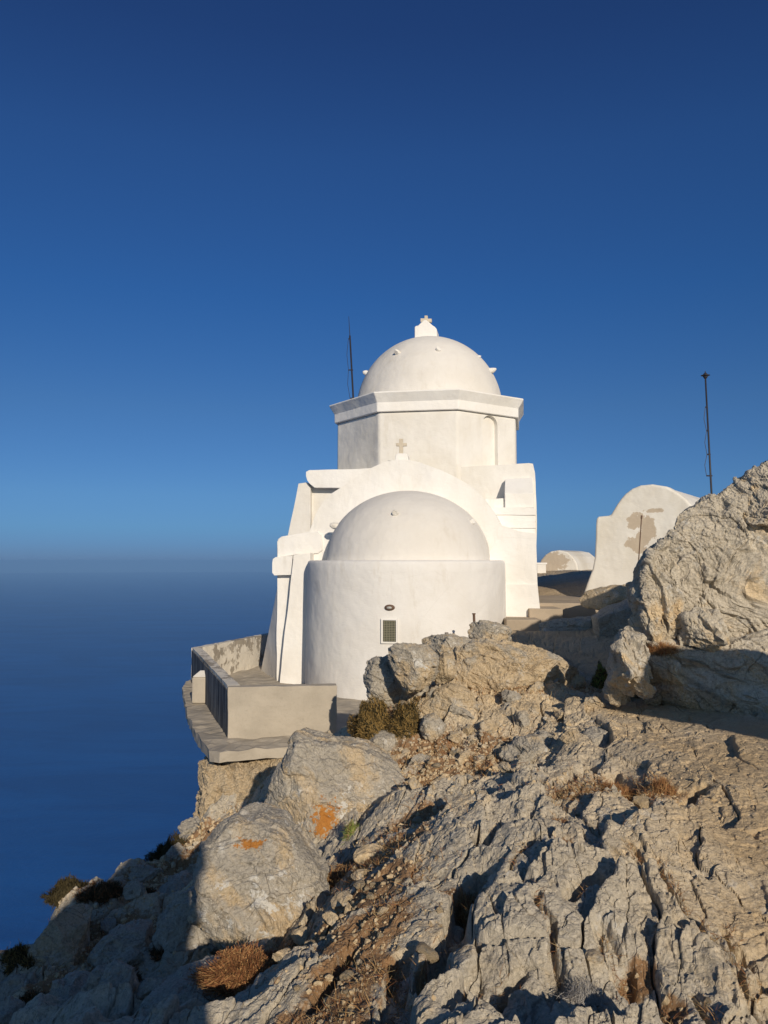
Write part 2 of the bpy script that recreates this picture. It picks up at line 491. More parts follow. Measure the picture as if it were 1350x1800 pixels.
M_GROUND = rock_mat('limestone_bedrock', soil=True, warm=0.28, lichen=0.35, tint=(1.26, 1.24, 1.19))
M_ROCK = rock_mat('grey_limestone', warm=0.45, lichen=0.6)
M_ROCKW = rock_mat('buff_limestone', warm=0.72, lichen=0.25)
M_ROCKG = rock_mat('cool_grey_limestone', warm=0.1, lichen=0.4)
M_CLIFF = rock_mat('fluted_cliff_rock', warm=1.2, lichen=0.1, fl=True)
M_PEB = rock_mat('pale_pebbles', warm=0.7, lichen=0.1, tint=(1.25, 1.22, 1.15))

def straw_mat(name, a, b):
    t = NT(name)
    c = t.mix(t.noise(9, 4, 0.7), a, b)
    return t.fin(c, 0.9, None, 0.1)
M_STRAW = straw_mat('dry_straw', (0.30, 0.20, 0.10), (0.50, 0.38, 0.20))
M_BRACK = straw_mat('red_brown_twigs', (0.16, 0.065, 0.03), (0.36, 0.17, 0.075))
M_BRACKT = straw_mat('tan_twigs', (0.30, 0.17, 0.07), (0.46, 0.27, 0.12))
M_THYME = straw_mat('brown_thyme', (0.14, 0.09, 0.03), (0.33, 0.22, 0.08))
M_THYMED = straw_mat('dark_olive_leaf', (0.035, 0.028, 0.014), (0.085, 0.07, 0.035))
M_GREEN = straw_mat('fresh_green_leaf', (0.16, 0.22, 0.045), (0.30, 0.36, 0.09))
M_GREYT = straw_mat('grey_dead_twigs', (0.28, 0.26, 0.24), (0.45, 0.43, 0.40))

# ------------------------------------------------------------------ terrain height
CTRL = [  # px, py, depth
    (1350,1790,3.2),(1180,1795,3.2),(1000,1795,3.15),(820,1795,3.1),(700,1795,3.15),(560,1795,3.45),(430,1790,3.9),(300,1790,4.5),(150,1790,5.2),(20,1790,5.9),
    (1350,1600,3.9),(1200,1600,3.9),(1050,1600,3.9),(900,1600,3.9),(770,1610,4.0),(700,1640,4.05),(640,1600,4.45),(560,1720,3.85),(600,1660,4.15),
    (1350,1450,4.85),(1200,1450,4.8),(1060,1450,4.9),(940,1450,5.0),(850,1470,5.0),(780,1520,4.75),(700,1480,5.5),(650,1540,4.95),
    (1350,1350,5.9),(1200,1340,6.2),(1060,1350,6.2),(950,1370,6.0),(900,1390,5.9),(800,1420,6.1),(720,1420,6.5),(800,1340,7.6),(900,1320,7.7),
    (1350,1290,7.0),(1200,1270,7.6),(1100,1250,8.2),(1000,1290,7.6),(1060,1215,9.5),(950,1250,8.6),(850,1270,8.5),(760,1280,8.7),(700,1330,8.4),
    (960,1200,9.9),(860,1205,9.8),(760,1215,9.7),(700,1240,9.3),(640,1300,9.0),(600,1310,9.6),(560,1310,11.6),
    (940,1145,13.0),(1040,1150,12.4),(880,1115,14.2),(1000,1100,14.6),(1060,1200,10.6),(1120,1140,12.2),(780,1160,13.6),
    (500,1480,7.6),(420,1520,8.4),(350,1470,10.2),(290,1560,8.6),(200,1590,8.0),(120,1640,7.3),(60,1690,6.8),(230,1650,7.2),(330,1640,6.6),(400,1690,5.7),(450,1740,4.7),(300,1720,5.6),(180,1700,6.2),(60,1750,6.1),
]
WPTS = [(-1,1.3,-2.0),(-2,2,-2.5),(-3.2,3.3,-3.2),(0,0,-1.6),(0,-3,-1.5),(2,0,-1.5),(3,-3,-1.4),(5,0,-1.3),(5,3,-1.4),(4,6,-1.45),(-4,0,-3.0),(-4,-4,-2.8),(-1,-5,-1.6),(4,-8,-1.5),(-4,-9,-2.5),
        (6,8,-1.3),(6,11,-1.1),(8,5,-1.2),(-1.6,13,-3.2),(-2.6,15.5,-3.2),(0,14,-3.0),(0,18,-2.6),(-2.5,19,-3.2),(2.5,15.3,-1.9),(3.0,14.6,-1.35),(4.6,16.5,-1.05),(4.2,21,-0.75),(4.6,27,-0.42),(6,35,-0.42),(8,18,-0.85),
        (9,26,-0.5),(12,12,-0.9),(12,20,-0.6),(1,24,-1.5),(1,32,-1.2),(14,32,-0.5),(13,0,-1.0),(12,-8,-1.2)]
K = np.array([P(*c) for c in CTRL] + [np.array(w) for w in WPTS])
def _U(r2): return 0.5 * r2 * np.log(r2 + 1e-9)
_n = len(K)
_d2 = ((K[:, None, :2] - K[None, :, :2]) ** 2).sum(2)
_A = np.zeros((_n + 3, _n + 3)); _A[:_n, :_n] = _U(_d2) + np.eye(_n) * 0.02
_A[:_n, _n] = 1; _A[:_n, _n + 1:] = K[:, :2]; _A[_n, :_n] = 1; _A[_n + 1:, :_n] = K[:, :2].T
_w = np.linalg.solve(_A, np.concatenate([K[:, 2], [0, 0, 0]]))
def tps(x, y):
    z = _w[_n] + _w[_n + 1] * x + _w[_n + 2] * y
    for i in range(_n):
        z = z + _w[i] * _U((x - K[i, 0]) ** 2 + (y - K[i, 1]) ** 2)
    return z
_e = lambda px, py, Y: tuple(P(px, py, Y)[:2])
EDGE = [(-7,-30),(-6.5,-6),(-5.2,0),(-4.2,4.0),_e(0,1690,7.0),_e(130,1600,8.2),_e(240,1530,9.3),_e(345,1445,10.9),(-2.1,12.0),(-2.2,14),(-2.7,16.5),(-2.6,19.5),(-2.2,23),(-0.8,28),(2,36),(10,48)]
def edge_sd(x, y):
    best = np.full(len(x), 1e9); sgn = np.zeros(len(x))
    for (ax, ay), (bx, by) in zip(EDGE[:-1], EDGE[1:]):
        dx, dy = bx - ax, by - ay
        t = np.clip(((x - ax) * dx + (y - ay) * dy) / (dx * dx + dy * dy), 0, 1)
        ex, ey = x - ax - t * dx, y - ay - t * dy
        d = np.sqrt(ex * ex + ey * ey)
        s = np.sign(dx * (y - ay) - dy * (x - ax))     # >0 on the left (sea) side
        m = d < best
        best = np.where(m, d, best); sgn = np.where(m, s, sgn)
    return best * sgn
def blob(x, y, pts):
    o = np.zeros(len(x))
    for (cx, cy, r, a) in pts:
        o = np.maximum(o, a * np.exp(-((x - cx) ** 2 + (y - cy) ** 2) / (r * r)))
    return o
def B(px, py, Y, r, a=1.0):
    p = P(px, py, Y); return (p[0], p[1], r, a)
SOIL = [B(620,1740,3.85,.28), B(560,1790,3.5,.3), B(640,1640,4.25,.30), B(650,1560,4.8,.34), B(680,1490,5.5,.36), B(740,1420,6.2,.36), B(790,1350,7.5,.5), B(740,1320,8.3,.5),
        B(480,1680,4.9,.28), B(540,1640,4.6,.25), B(880,1300,8.0,.45,.9), B(900,1215,9.6,.4,.7), B(1080,1375,5.8,.35,.9), B(1150,1390,5.6,.28,.9), B(1010,1390,5.8,.25,.8), B(800,1560,4.4,.14,.9), B(755,1700,3.65,.13,.8),
        B(1170,1745,3.25,.10,1), B(1120,1690,3.5,.09,1), B(300,1640,6.7,.6,.9), B(200,1650,7,.5,.9), B(270,1560,8.5,.7,.9), B(330,1500,9.6,.6,.8), B(150,1730,6.1,.5,.9), B(60,1660,7.2,.4,.8), B(700,1230,9.4,.5,.8),
        B(1050,1210,9.7,.5,.6), B(980,1440,5.1,.1,.8), B(1000,1500,4.65,.08,.8), B(690,1780,3.25,.1,.7), B(400,1720,4.9,.3,.7), B(590,1500,5.9,.3,.9)]
PATH = [B(1180,1370,5.9,.5,.8), B(1300,1370,6.0,.7,.9), B(1200,1320,6.9,.6,.9), B(1345,1480,4.7,.5,.85), B(1130,1250,8.6,.6), B(1220,1275,7.8,.7), B(1330,1300,7.1,.8), B(1060,1215,9.8,.55), B(1250,1330,6.8,.6,.85), B(1350,1370,6.1,.6,.9), B(1150,1310,7.1,.4,.75), B(1350,1440,5.0,.4,.8), B(980,1160,12.4,1.0), B(930,1120,14,1.1), B(1060,1150,12,1.0), B(1000,1120,13.6,1.0),
        (4.6,17,1.5,1), (4.2,21,2.0,1), (4.6,27,2.5,1), (5,33,3,1), B(1350,1500,4.5,.45,.8), B(1300,1430,5.2,.35,.6), B(1340,1600,3.8,.25,.6), B(1180,1300,7.2,.4,.7)]
WARM = [B(1330,1450,5.0,1.0,.9), B(1250,1380,5.8,.9,.7), B(1350,1600,3.8,.45,.9), B(900,1250,9.5,1.6,.9), B(760,1260,10.5,1.5,.9), B(1000,1290,7.6,.9,.6), B(1100,1400,5.6,.5,.6), B(480,1700,5.5,.7,.5), B(860,1340,7.4,.7,.5)]
def _sl(*l): return [tuple(P(*q)[:2]) for q in l]
SLOTS = [(_sl((850,1495,4.9),(890,1465,5.1),(940,1445,5.15)), .05, .17), (_sl((1005,1590,4.0),(1035,1575,4.1),(1055,1560,4.15)), .055, .15),
         (_sl((1055,1635,3.7),(1110,1700,3.4),(1190,1790,3.0)), .05, .09), (_sl((1190,1750,3.1),(1225,1799,2.95)), .04, .16),
         (_sl((785,1760,3.2),(850,1700,3.35),(905,1650,3.5)), .045, .15), (_sl((835,1550,4.5),(800,1640,4.0),(745,1730,3.5)), .085, .20),
         (_sl((945,1590,3.95),(975,1645,3.6),(990,1700,3.35)), .022, .08), (_sl((1080,1350,6.3),(1110,1400,5.6),(1130,1430,5.3),(1160,1440,5.2)), .09, .13),
         (_sl((1230,1390,5.6),(1200,1420,5.35)), .06, .12), (_sl((1100,1500,4.5),(1200,1600,3.85),(1345,1740,3.2)), .02, .06),
         (_sl((1280,1610,3.75),(1345,1690,3.35)), .025, .07), (_sl((1040,1330,6.6),(990,1370,6.1)), .08, .10), (_sl((960,1265,8.4),(1010,1270,8.3)), .06, .07),
         (_sl((700,1790,3.05),(690,1720,3.5),(700,1660,3.9)), .07, .14), (_sl((1220,1700,3.3),(1290,1780,3.0)), .03, .08), (_sl((1050,1450,4.9),(1090,1480,4.7)), .04, .08),
         (_sl((880,1580,4.2),(900,1540,4.4),(930,1500,4.7)), .018, .06), (_sl((560,1790,3.7),(610,1720,4.1)), .06, .1)]
def pl_dist(x, y, pts):
    best = np.full(len(x), 1e9)
    for (ax, ay), (bx, by) in zip(pts[:-1], pts[1:]):
        dx, dy = bx - ax, by - ay
        t = np.clip(((x - ax) * dx + (y - ay) * dy) / (dx * dx + dy * dy), 0, 1)
        best = np.minimum(best, np.hypot(x - ax - t * dx, y - ay - t * dy))
    return best
# joint direction: long blocks run away from the camera and a little right
JA = math.radians(17)
def terrain(x, y, full=True):
    """world height of the ground; x, y 1-D arrays"""
    z = tps(x, y)
    sd = edge_sd(x, y)
    soil = blob(x, y, SOIL); path = blob(x, y, PATH)
    p3 = np.stack([x, y, np.zeros(len(x))], 1)
    left = sstep(-0.5, -2.0, x + 0.25 * (y - 6) * 0)          # rough hillside on the left
    amp = np.clip(1 - 0.90 * path, 0.05, 1) * np.clip(1 - 0.80 * soil, 0.15, 1)
    far = sstep(16, 22, y)
    amp = amp * (1 - 0.9 * far)
    z = z + 0.05 * fbm(p3 * 0.9, 3, 3) * (1 - 0.7 * path)
    # warped joint coordinates
    wx = x + 0.11 * fbm(p3 * 1.5 + 7, 4, 11); wy = y + 0.11 * fbm(p3 * 1.5 + 31, 4, 12)
    ang = JA - 0.38 * np.clip((x - 0.6) / 1.6, -1, 1.3)
    c, s = math.cos(JA), math.sin(JA)
    u = (wx * c - wy * s); v = (wx * s + wy * c)
    u = u + 0.30 * np.tanh((x - 0.9)) * (v - 4) * 0.25
    h, crack, rid = facets2(u / 0.40, v / 0.75, 5, 0.10, 0.18, 36, (-0.10, 0.50), 0.045)
    z = z + amp * h
    crackw = crack * (rid > 0.35)
    z = z - amp * crackw * 0.085
    h, c2, rid2 = facets2(u / 0.17 + 3.3, v / 0.30, 15, 0.028, 0.060, 34, (-0.08, 0.5), 0.06)
    z = z + amp * (h - c2 * (rid2 > 0.5) * 0.026)
    h, c3, rid3 = facets2((u + .3 * v) / 0.06 + 1.3, (v - .2 * u) / 0.085, 25, 0.008, 0.021, 28, (-0.05, 0.4), 0.10)
    z = z + (0.15 + 0.85 * amp) * (1 - .6 * path) * (h - c3 * (rid3 > 0.6) * 0.008)
    h, c4, rid4 = facets2((u - .5 * v) / 0.030 + 5.3, (v + .5 * u) / 0.036, 35, 0.004, 0.010, 24, (-0.05, 0.3), 0.12)
    z = z + (0.25 + 0.75 * amp) * (1 - .6 * path) * h
    z = z + (0.25 + 0.75 * amp) * 0.006 * ridged(np.stack([u * 7, v * 4.6, 0 * u], 1), 4, 41) * (1 - 0.6 * path)
    pit = fbm(p3 * 13, 3, 45)
    z = z - 0.016 * sstep(0.40, 0.62, pit) * (1 - 0.5 * path) * (1 - soil)
    z = z + 0.004 * fbm(p3 * 30, 3, 51) + 0.012 * path * fbm(p3 * 3.5, 3, 61)
    for pts, w_, d_ in SLOTS:
        dd_ = pl_dist(x + .035 * fbm(p3 * 7, 3, 5), y + .035 * fbm(p3 * 7, 3, 6), pts) / w_
        z = z - d_ * (0.75 * (1 - sstep(0.55, 0.95, dd_)) + 0.25 * np.exp(-(dd_ / 1.3) ** 2))
    # gully floor lies a little lower and is hummocky
    z = z - 0.05 * soil * (y < 9) + 0.022 * soil * fbm(p3 * 9, 3, 71)
    # hillside roughness
    z = z + left * 0.16 * (1 - far) * ridged(p3 * 1.1 + 3, 3, 81) * np.clip(1 - soil, 0.3, 1)
    # sea cliff
    q = sd + 0.25 * fbm(p3 * 0.8 + 9, 3, 91)
    drop = np.where(q > 0, 1.2 * np.minimum(q, 0.4) + 4.5 * np.maximum(q - 0.4, 0), 0)
    z = z - drop * (1 + 0.15 * fbm(p3 * 0.5, 2, 95))
    rr = np.sqrt((x - 8) ** 2 + (y - 8) ** 2)
    z = z - 1.3 * np.maximum(rr - 34, 0)
    if not full:
        return z
    warm = blob(x, y, WARM)
    soilf = np.clip(np.maximum(soil, 0.6 * crackw * (rid > 0.5)) + 0.12 * left, 0, 1)
    return z, soilf, np.clip(path, 0, 1), warm
def gz(x, y):
    return float(terrain(np.array([float(x)]), np.array([float(y)]), False)[0])

def build_ground():
    az = np.radians(np.concatenate([np.linspace(-180, -36, 110)[:-1], np.linspace(-36, -27, 60)[:-1], np.linspace(-27, 27, 1060)[:-1], np.linspace(27, 40, 70)[:-1], np.linspace(40, 180, 100)[:-1]]))
    rd = np.concatenate([np.geomspace(0.15, 2.4, 60)[:-1], np.geomspace(2.4, 12.5, 1150)[:-1], np.geomspace(12.5, 24, 130)[:-1], np.geomspace(24, 70, 50)])
    na, nr = len(az), len(rd)
    Rr, Az = np.meshgrid(rd, az, indexing='ij')
    x = (Rr * np.sin(Az)).ravel(); y = (Rr * np.cos(Az)).ravel()
    zs, so_, pa, wa = [], [], [], []
    for a in range(0, len(x), 200000):
        r_ = terrain(x[a:a + 200000], y[a:a + 200000]); zs.append(r_[0]); so_.append(r_[1]); pa.append(r_[2]); wa.append(r_[3])
    z = np.concatenate(zs)
    v = np.stack([x, y, z], 1)
    i = np.arange(nr - 1)[:, None]; j = np.arange(na)[None, :]; j2 = (j + 1) % na
    f = np.stack([i * na + j, i * na + j2, (i + 1) * na + j2, (i + 1) * na + j], 2).reshape(-1, 4)
    # centre cap
    c = len(v); v = np.vstack([v, [[0, 0, z[:na].mean()]]])
    att = lambda l: np.concatenate([np.concatenate(l), [0]])
    f = f[:, ::-1]
    o = np_mesh('rock_ground', v, f, M_GROUND, smooth=False, attrs={'soil': att(so_), 'trodden': att(pa), 'warm': att(wa)})
    structure(o)
build_ground()

# ------------------------------------------------------------------ boulders
_ICO = {}
def ico(n):
    if n not in _ICO:
        bm = bmesh.new(); bmesh.ops.create_icosphere(bm, subdivisions=n, radius=1)
        v = np.array([q.co[:] for q in bm.verts]); f = np.array([[w.index for w in q.verts] for q in bm.faces]); bm.free()
        _ICO[n] = (v, f)
    return _ICO[n]
def rock_detail(p, nrm, seed, scale, amp, strat=(0.3, 0.25, 1.0), aniso=2.0, big=0.8):
    """displace points p along normals: faceted blocks at three sizes, cracks, roughness"""
    st = np.array(strat, float); st /= np.linalg.norm(st)
    def stretch(q, k):   # squash along strat axis so that blocks lie in beds
        d = (q @ st)[:, None] * st
        return q + d * (k - 1)
    q = p + 0.13 * scale * np.stack([fbm(p / scale * 1.2 + k * 17, 3, seed + k) for k in range(3)], 1)
    o = np.zeros(len(p))
    s = scale
    for lv, (cell, off, tl, cr) in enumerate(((0.70, 0.10, 0.42, 0.030), (0.28, 0.028, 0.12, 0.014), (0.11, 0.010, 0.045, 0.005), (0.045, 0.006, 0.026, 0.002))):
        h, ck, rid = facets3(stretch(q, aniso) / (cell * s) + seed * 1.7, seed + 13 * lv, off * s, tl * s, 30, 0.05)
        o = o + h * (big if lv == 0 else 1) - cr * s * ck * (rid > 0.55)
    o = o - 0.012 * s * sstep(0.3, 0.75, fbm(p / s * 9, 3, seed + 40))
    o = o + 0.007 * s * ridged(stretch(p, aniso) / s * 7, 4, seed + 60)
    o = o + 0.006 * s * fbm(p / s * 40, 3, seed + 70)
    return p + nrm * (o * amp)[:, None]
def vnormals(v, f):
    n = np.zeros_like(v)
    a = np.cross(v[f[:, 1]] - v[f[:, 0]], v[f[:, 2]] - v[f[:, 0]])
    for k in range(3): np.add.at(n, f[:, k], a)
    return n / (np.linalg.norm(n, axis=1)[:, None] + 1e-12)
def boulder(name, outline, Y, front, back, mat, seed, label=None, cat='boulder', group=None, n=6, scale=None, amp=1.0,
            cuts=(), power=0.62, lean=0.0, big=0.55, strat=(0.3, 0.25, 1.0), aniso=1.8, kind=None, ncut=14, skew=0.0):
    """outline: pixels of the silhouette at depth Y. front/back: metres of bulk towards / away from the camera.
    cuts: (nx, ny, nz, d) planes through the rock, in metres from its centre. lean: metres the top leans away per metre"""
    pts = np.array([P(px, py, Y) for px, py in outline])[:, [0, 2]]
    c = pts.mean(0) * 0.5 + (pts.max(0) + pts.min(0)) * 0.25
    V, Fc = ico(n)
    ph = np.arctan2(V[:, 2], V[:, 0])
    # polar radius of the polygon
    T = np.linspace(-math.pi, math.pi, 721); R = np.zeros(721)
    q = pts - c; m = len(q)
    for k in range(m):
        a, b = q[k], q[(k + 1) % m]
        e = b - a
        den = np.cos(T) * e[1] - np.sin(T) * e[0]
        with np.errstate(divide='ignore', invalid='ignore'):
            t = (a[0] * e[1] - a[1] * e[0]) / den
            s_ = (a[0] * np.sin(T) - a[1] * np.cos(T)) / den
        ok = (t > 0) & (s_ >= -1e-6) & (s_ <= 1 + 1e-6) & np.isfinite(t)
        R = np.where(ok, np.maximum(R, t), R)
    kern = np.ones(9) / 9
    R = np.convolve(np.concatenate([R[-10:-1], R, R[1:10]]), kern, 'same')[9:-9]
    r = np.interp(ph, T, R[:721])
    sn = np.sqrt(V[:, 0] ** 2 + V[:, 2] ** 2)
    rad = r * sn ** power
    x = rad * np.cos(ph); z = rad * np.sin(ph)
    y = np.where(V[:, 1] < 0, front, back) * V[:, 1]
    x = x + skew * np.maximum(y, -0.3)      # the far side steps aside to the right
    y = y + lean * z
    p = np.stack([x, y, z], 1)
    for (nx, ny, nz, d) in cuts:
        nn = np.array([nx, ny, nz], float); nn /= np.linalg.norm(nn)
        h = p @ nn - d
        p = p - np.maximum(h, 0)[:, None] * nn * 0.96
    rc = np.random.RandomState(seed * 3 + 1); rm = float(np.median(R))
    for k in range(ncut):
        nn = rc.normal(size=3); nn[1] = -abs(nn[1]) * 1.1 - 0.25; nn /= np.linalg.norm(nn)
        h = p @ nn
        d = np.quantile(h, rc.uniform(0.86, 0.965))
        p = p - np.maximum(h - d, 0)[:, None] * nn * 0.93
    sc = scale or float(np.median(R))
    nr = vnormals(p, Fc)
    p = rock_detail(p, nr, seed, sc, amp, strat, aniso, big)
    base = np.array([c[0], Y, c[1]])
    o = np_mesh(name, p, Fc, mat, smooth=False)
    o.location = base
    if kind: o['kind'] = kind
    else: tag(o, label, cat, group)
    return o

def orange_at(px, py, Y, outline, rx, rz):
    pts = np.array([P(a, b, Y) for a, b in outline])[:, [0, 2]]
    c = pts.mean(0) * 0.5 + (pts.max(0) + pts.min(0)) * 0.25
    q = P(px, py, Y)
    return (q[0] - c[0], -0.2, q[2] - c[1], rx, 3.0, rz)

OA = [(520,1290),(565,1305),(640,1320),(690,1345),(722,1385),(735,1425),(720,1470),(660,1520),(600,1540),(545,1530),(500,1490),(466,1440),(470,1395),(492,1345)]
mA = rock_mat('lichened_limestone', warm=0.5, lichen=0.7, orange=[orange_at(578,1412,7.4,OA,.14,.19), orange_at(595,1432,7.4,OA,.13,.09)])
boulder('boulder', OA, 7.6, 0.75, 0.9, mA, 11, ncut=5, label='large sunlit grey boulder with a patch of orange lichen, below the concrete parapet', n=7, amp=0.55, lean=0.25,
        cuts=[(0.15,-1,0.35,0.42),(-0.6,-1,-0.1,0.50),(0.6,-0.8,0.6,0.48)], scale=0.75)
OB = [(350,1500),(375,1470),(405,1448),(450,1447),(490,1462),(525,1492),(560,1530),(578,1570),(570,1610),(535,1660),(500,1700),(430,1700),(375,1690),(345,1660),(348,1600),(352,1560),(344,1530)]
mB = rock_mat('lichened_limestone_second', warm=0.4, lichen=0.8, orange=[orange_at(445,1474,5.4,OB,.12,.035)])
boulder('boulder', OB, 5.5, 0.5, 0.7, mB, 23, ncut=6, label='sunlit boulder with an orange lichen smear near its top, above the red-brown dry cushion plant', n=7, amp=0.6, lean=0.3,
        cuts=[(0.1,-1,0.25,0.33),(-0.5,-1,-0.25,0.36),(0.7,-0.7,0.4,0.40)], scale=0.55)
OCc = [(255,1640),(285,1600),(320,1575),(360,1572),(400,1600),(415,1660),(420,1740),(360,1760),(290,1740),(262,1700)]
boulder('boulder', OCc, 6.0, 0.4, 0.6, M_ROCKG, 31, 'shaded grey upright boulder against the left side of the lichened one', n=6, amp=0.7, cuts=[(0,-1,0.2,0.28)], scale=0.5)
OD = [(250,1770),(300,1745),(380,1725),(470,1712),(478,1745),(460,1800),(440,1860),(300,1880),(230,1840)]
boulder('boulder', OD, 4.5, 0.35, 0.5, M_ROCKG, 37, 'flat-topped grey slab half in shade in front of the red-brown cushion plant', n=6, amp=0.6, cuts=[(0.1,-0.5,1,0.16)], scale=0.45)
OE = [(42,1700),(60,1660),(85,1625),(115,1614),(138,1622),(132,1665),(140,1720),(120,1760),(60,1770),(30,1740)]
boulder('boulder', OE, 6.7, 0.3, 0.5, M_ROCKW, 41, 'pale boulder with a sunlit top at the left edge of the slope above the sea', n=6, amp=0.5, lean=0.4, scale=0.4)
OF = [(150,1690),(175,1655),(215,1635),(255,1640),(262,1680),(240,1730),(180,1745)]
boulder('boulder', OF, 6.7, 0.3, 0.4, M_ROCKG, 43, 'rounded shaded boulder in the dark hollow between the pale-topped and the upright boulder', n=6, amp=0.7, scale=0.35)
OG = [(60,1800),(75,1745),(120,1735),(150,1760),(160,1830),(90,1870),(40,1860)]
boulder('boulder', OG, 5.2, 0.3, 0.4, M_ROCKG, 47, 'shaded grey boulder cut by the bottom edge near the left corner', n=6, amp=0.8, scale=0.35)
OH = [(262,1590),(280,1562),(315,1545),(340,1560),(338,1600),(300,1625),(265,1625)]
boulder('boulder', OH, 8.0, 0.3, 0.4, M_ROCKG, 49, 'dark rounded boulder behind the upright one on the shaded slope', n=5, amp=0.8, scale=0.3)
# rock pier under the terrace
OP = [(362,1322),(420,1316),(520,1312),(610,1312),(640,1380),(560,1500),(440,1510),(352,1480),(354,1400)]
boulder('rock_cliff', OP, 11.5, 1.1, 3.4, M_CLIFF, 53, ncut=0, n=7, amp=1.2, power=0.45, scale=0.75, strat=(0.2,0.1,0.05), aniso=2.5, kind='structure')

# ridge of rocks below the church
ridge = [
    ([(642,1168),(655,1160),(680,1155),(720,1150),(750,1165),(752,1215),(735,1240),(700,1245),(665,1240),(648,1225),(640,1195)],9.55,.25,.5,M_ROCKG,61,'dark left-hand boulder of the ridge, overhanging the brown thyme bush',6),
    ([(680,1145),(696,1134),(720,1133),(755,1135),(770,1160),(768,1195),(748,1212),(715,1218),(695,1190),(684,1165)],9.1,.32,.5,M_ROCK,63,'blocky grey boulder of the ridge right of the dark one, below the wall vent',7),
    ([(762,1165),(780,1148),(798,1150),(802,1180),(790,1200),(765,1205)],9.5,.25,.3,M_ROCKW,65,'small upright buff stone wedged between the two grey ridge boulders',5),
    ([(735,1122),(760,1117),(800,1120),(835,1126),(850,1145),(800,1165),(750,1155),(736,1138)],12.4,.4,.5,M_ROCK,67,'flat grey rock lying against the apse wall beside the short metal stub',6),
    ([(796,1170),(800,1145),(830,1128),(880,1130),(940,1140),(985,1155),(1012,1170),(1022,1200),(990,1232),(900,1240),(825,1232),(796,1210)],9.95,.5,.7,M_ROCKW,69,'long low buff rock ridge lit by the sun in front of the shaded path',7),
    ([(825,1100),(838,1091),(862,1093),(890,1102),(905,1112),(900,1140),(850,1145),(826,1130)],13.2,.4,.5,M_ROCK,71,'grey rock at the right foot of the apse with a metal stub behind',6),
    ([(735,1240),(755,1215),(790,1205),(825,1215),(845,1240),(840,1275),(795,1290),(745,1280)],9.0,.2,.4,M_ROCKW,73,'hummocky buff rock in the middle of the rubble right of the thyme bush',6),
    ([(870,1255),(890,1238),(930,1235),(960,1250),(970,1275),(930,1290),(880,1285)],8.8,.2,.4,M_ROCKW,75,'low sunlit rock hump below the right end of the long ridge',6),
    ([(735,1290),(745,1262),(765,1255),(785,1275),(790,1300),(760,1315)],8.6,.2,.25,M_ROCK,77,'small pointed grey rock right of the dark gap beside the thyme bush',5),
    ([(650,1290),(665,1283),(690,1288),(700,1310),(690,1330),(655,1330),(645,1312)],8.7,.22,.3,M_ROCKG,79,'small ribbed grey rock at the foot of the thyme bush',5),
    ([(880,1330),(910,1300),(960,1290),(1000,1310),(1010,1350),(960,1375),(900,1365)],7.6,.3,.4,M_ROCK,81,'rounded rock hump left of the pale pointed stone on the trodden slope',6),
    ([(1030,1290),(1045,1280),(1075,1288),(1085,1300),(1075,1330),(1040,1345),(1020,1330)],7.5,.15,.25,M_ROCKG,83,'pale pointed stone casting a long shadow at the left of the trodden slab',5),
]
for (ol, Y, fr, bk, mt, sd_, lb, nn) in ridge:
    boulder('rock', ol, Y, fr, bk, mt, sd_, lb, 'rock', n=nn, ncut=(6 if nn == 7 else 12), amp=0.85, scale=min(0.55, 0.5 * (max(a for a, b in ol) - min(a for a, b in ol)) / F * Y))
# shaded rocks beside the path, in front of the vaulted cell
side = [
    ([(1020,1052),(1035,1040),(1075,1030),(1115,1028),(1125,1060),(1070,1075),(1025,1066)],15.0,.6,.6,M_ROCKW,91,'sunlit low rock at the foot of the vaulted cell',6),
    ([(1045,1085),(1075,1066),(1115,1052),(1150,1060),(1160,1120),(1100,1140),(1050,1120)],13.2,.6,.7,M_ROCKG,93,'shaded rock step between the path and the crag',6),
    ([(945,1098),(985,1088),(1040,1084),(1090,1092),(1110,1110),(1095,1125),(1020,1120),(950,1112)],13.8,.4,.5,M_ROCKG,95,'wide shaded rock ledge just right of the church steps',6),
]
for (ol, Y, fr, bk, mt, sd_, lb, nn) in side:
    boulder('rock', ol, Y, fr, bk, mt, sd_, lb, 'rock', n=nn, amp=0.4, scale=0.6)

# the crag on the right
mC1 = rock_mat('crag_limestone', warm=0.32, lichen=0.5, bumpk=1.1, tint=(1.3, 1.28, 1.24))
OC1 = [(1112,1060),(1124,1010),(1134,985),(1164,952),(1176,940),(1194,905),(1235,880),(1262,868),(1285,850),(1320,825),(1350,806),(1450,770),(1600,770),(1750,900),(1720,1180),(1500,1250),(1300,1200),(1190,1160),(1125,1140),(1110,1100)]
boulder('crag_block', OC1, 9.2, 1.3, 1.8, mC1, 101, 'big sunlit main block of the crag, rising to the right edge of the picture', 'rock', group='blocks of the crag', n=8, amp=0.75, big=0.35, power=0.35, scale=1.0, skew=0.5, ncut=20,
        cuts=[(0.10,-1,0.42,0.62),(-0.75,-1,0.25,1.22),(-1,0.05,0.75,1.55),(-0.8,0.1,1,1.30),(0.3,-1,0.05,0.80)], strat=(0.5,0.2,1), aniso=1.5)
OC2 = [(1255,885),(1275,868),(1300,842),(1330,818),(1365,800),(1450,770),(1560,780),(1600,900),(1500,985),(1420,975),(1350,940),(1300,915)]
boulder('crag_block', OC2, 8.75, 0.35, 0.8, mC1, 103, 'topmost overhanging slab at the right edge, split from the main block by a dark crack', 'rock', group='blocks of the crag', n=7, amp=0.7, big=0.5, power=0.5, scale=0.8, skew=0.4,
        cuts=[(0.2,-1,0.4,0.36),(-0.8,-0.5,0.6,0.9)], strat=(0.55,0.0,1), aniso=2.2)
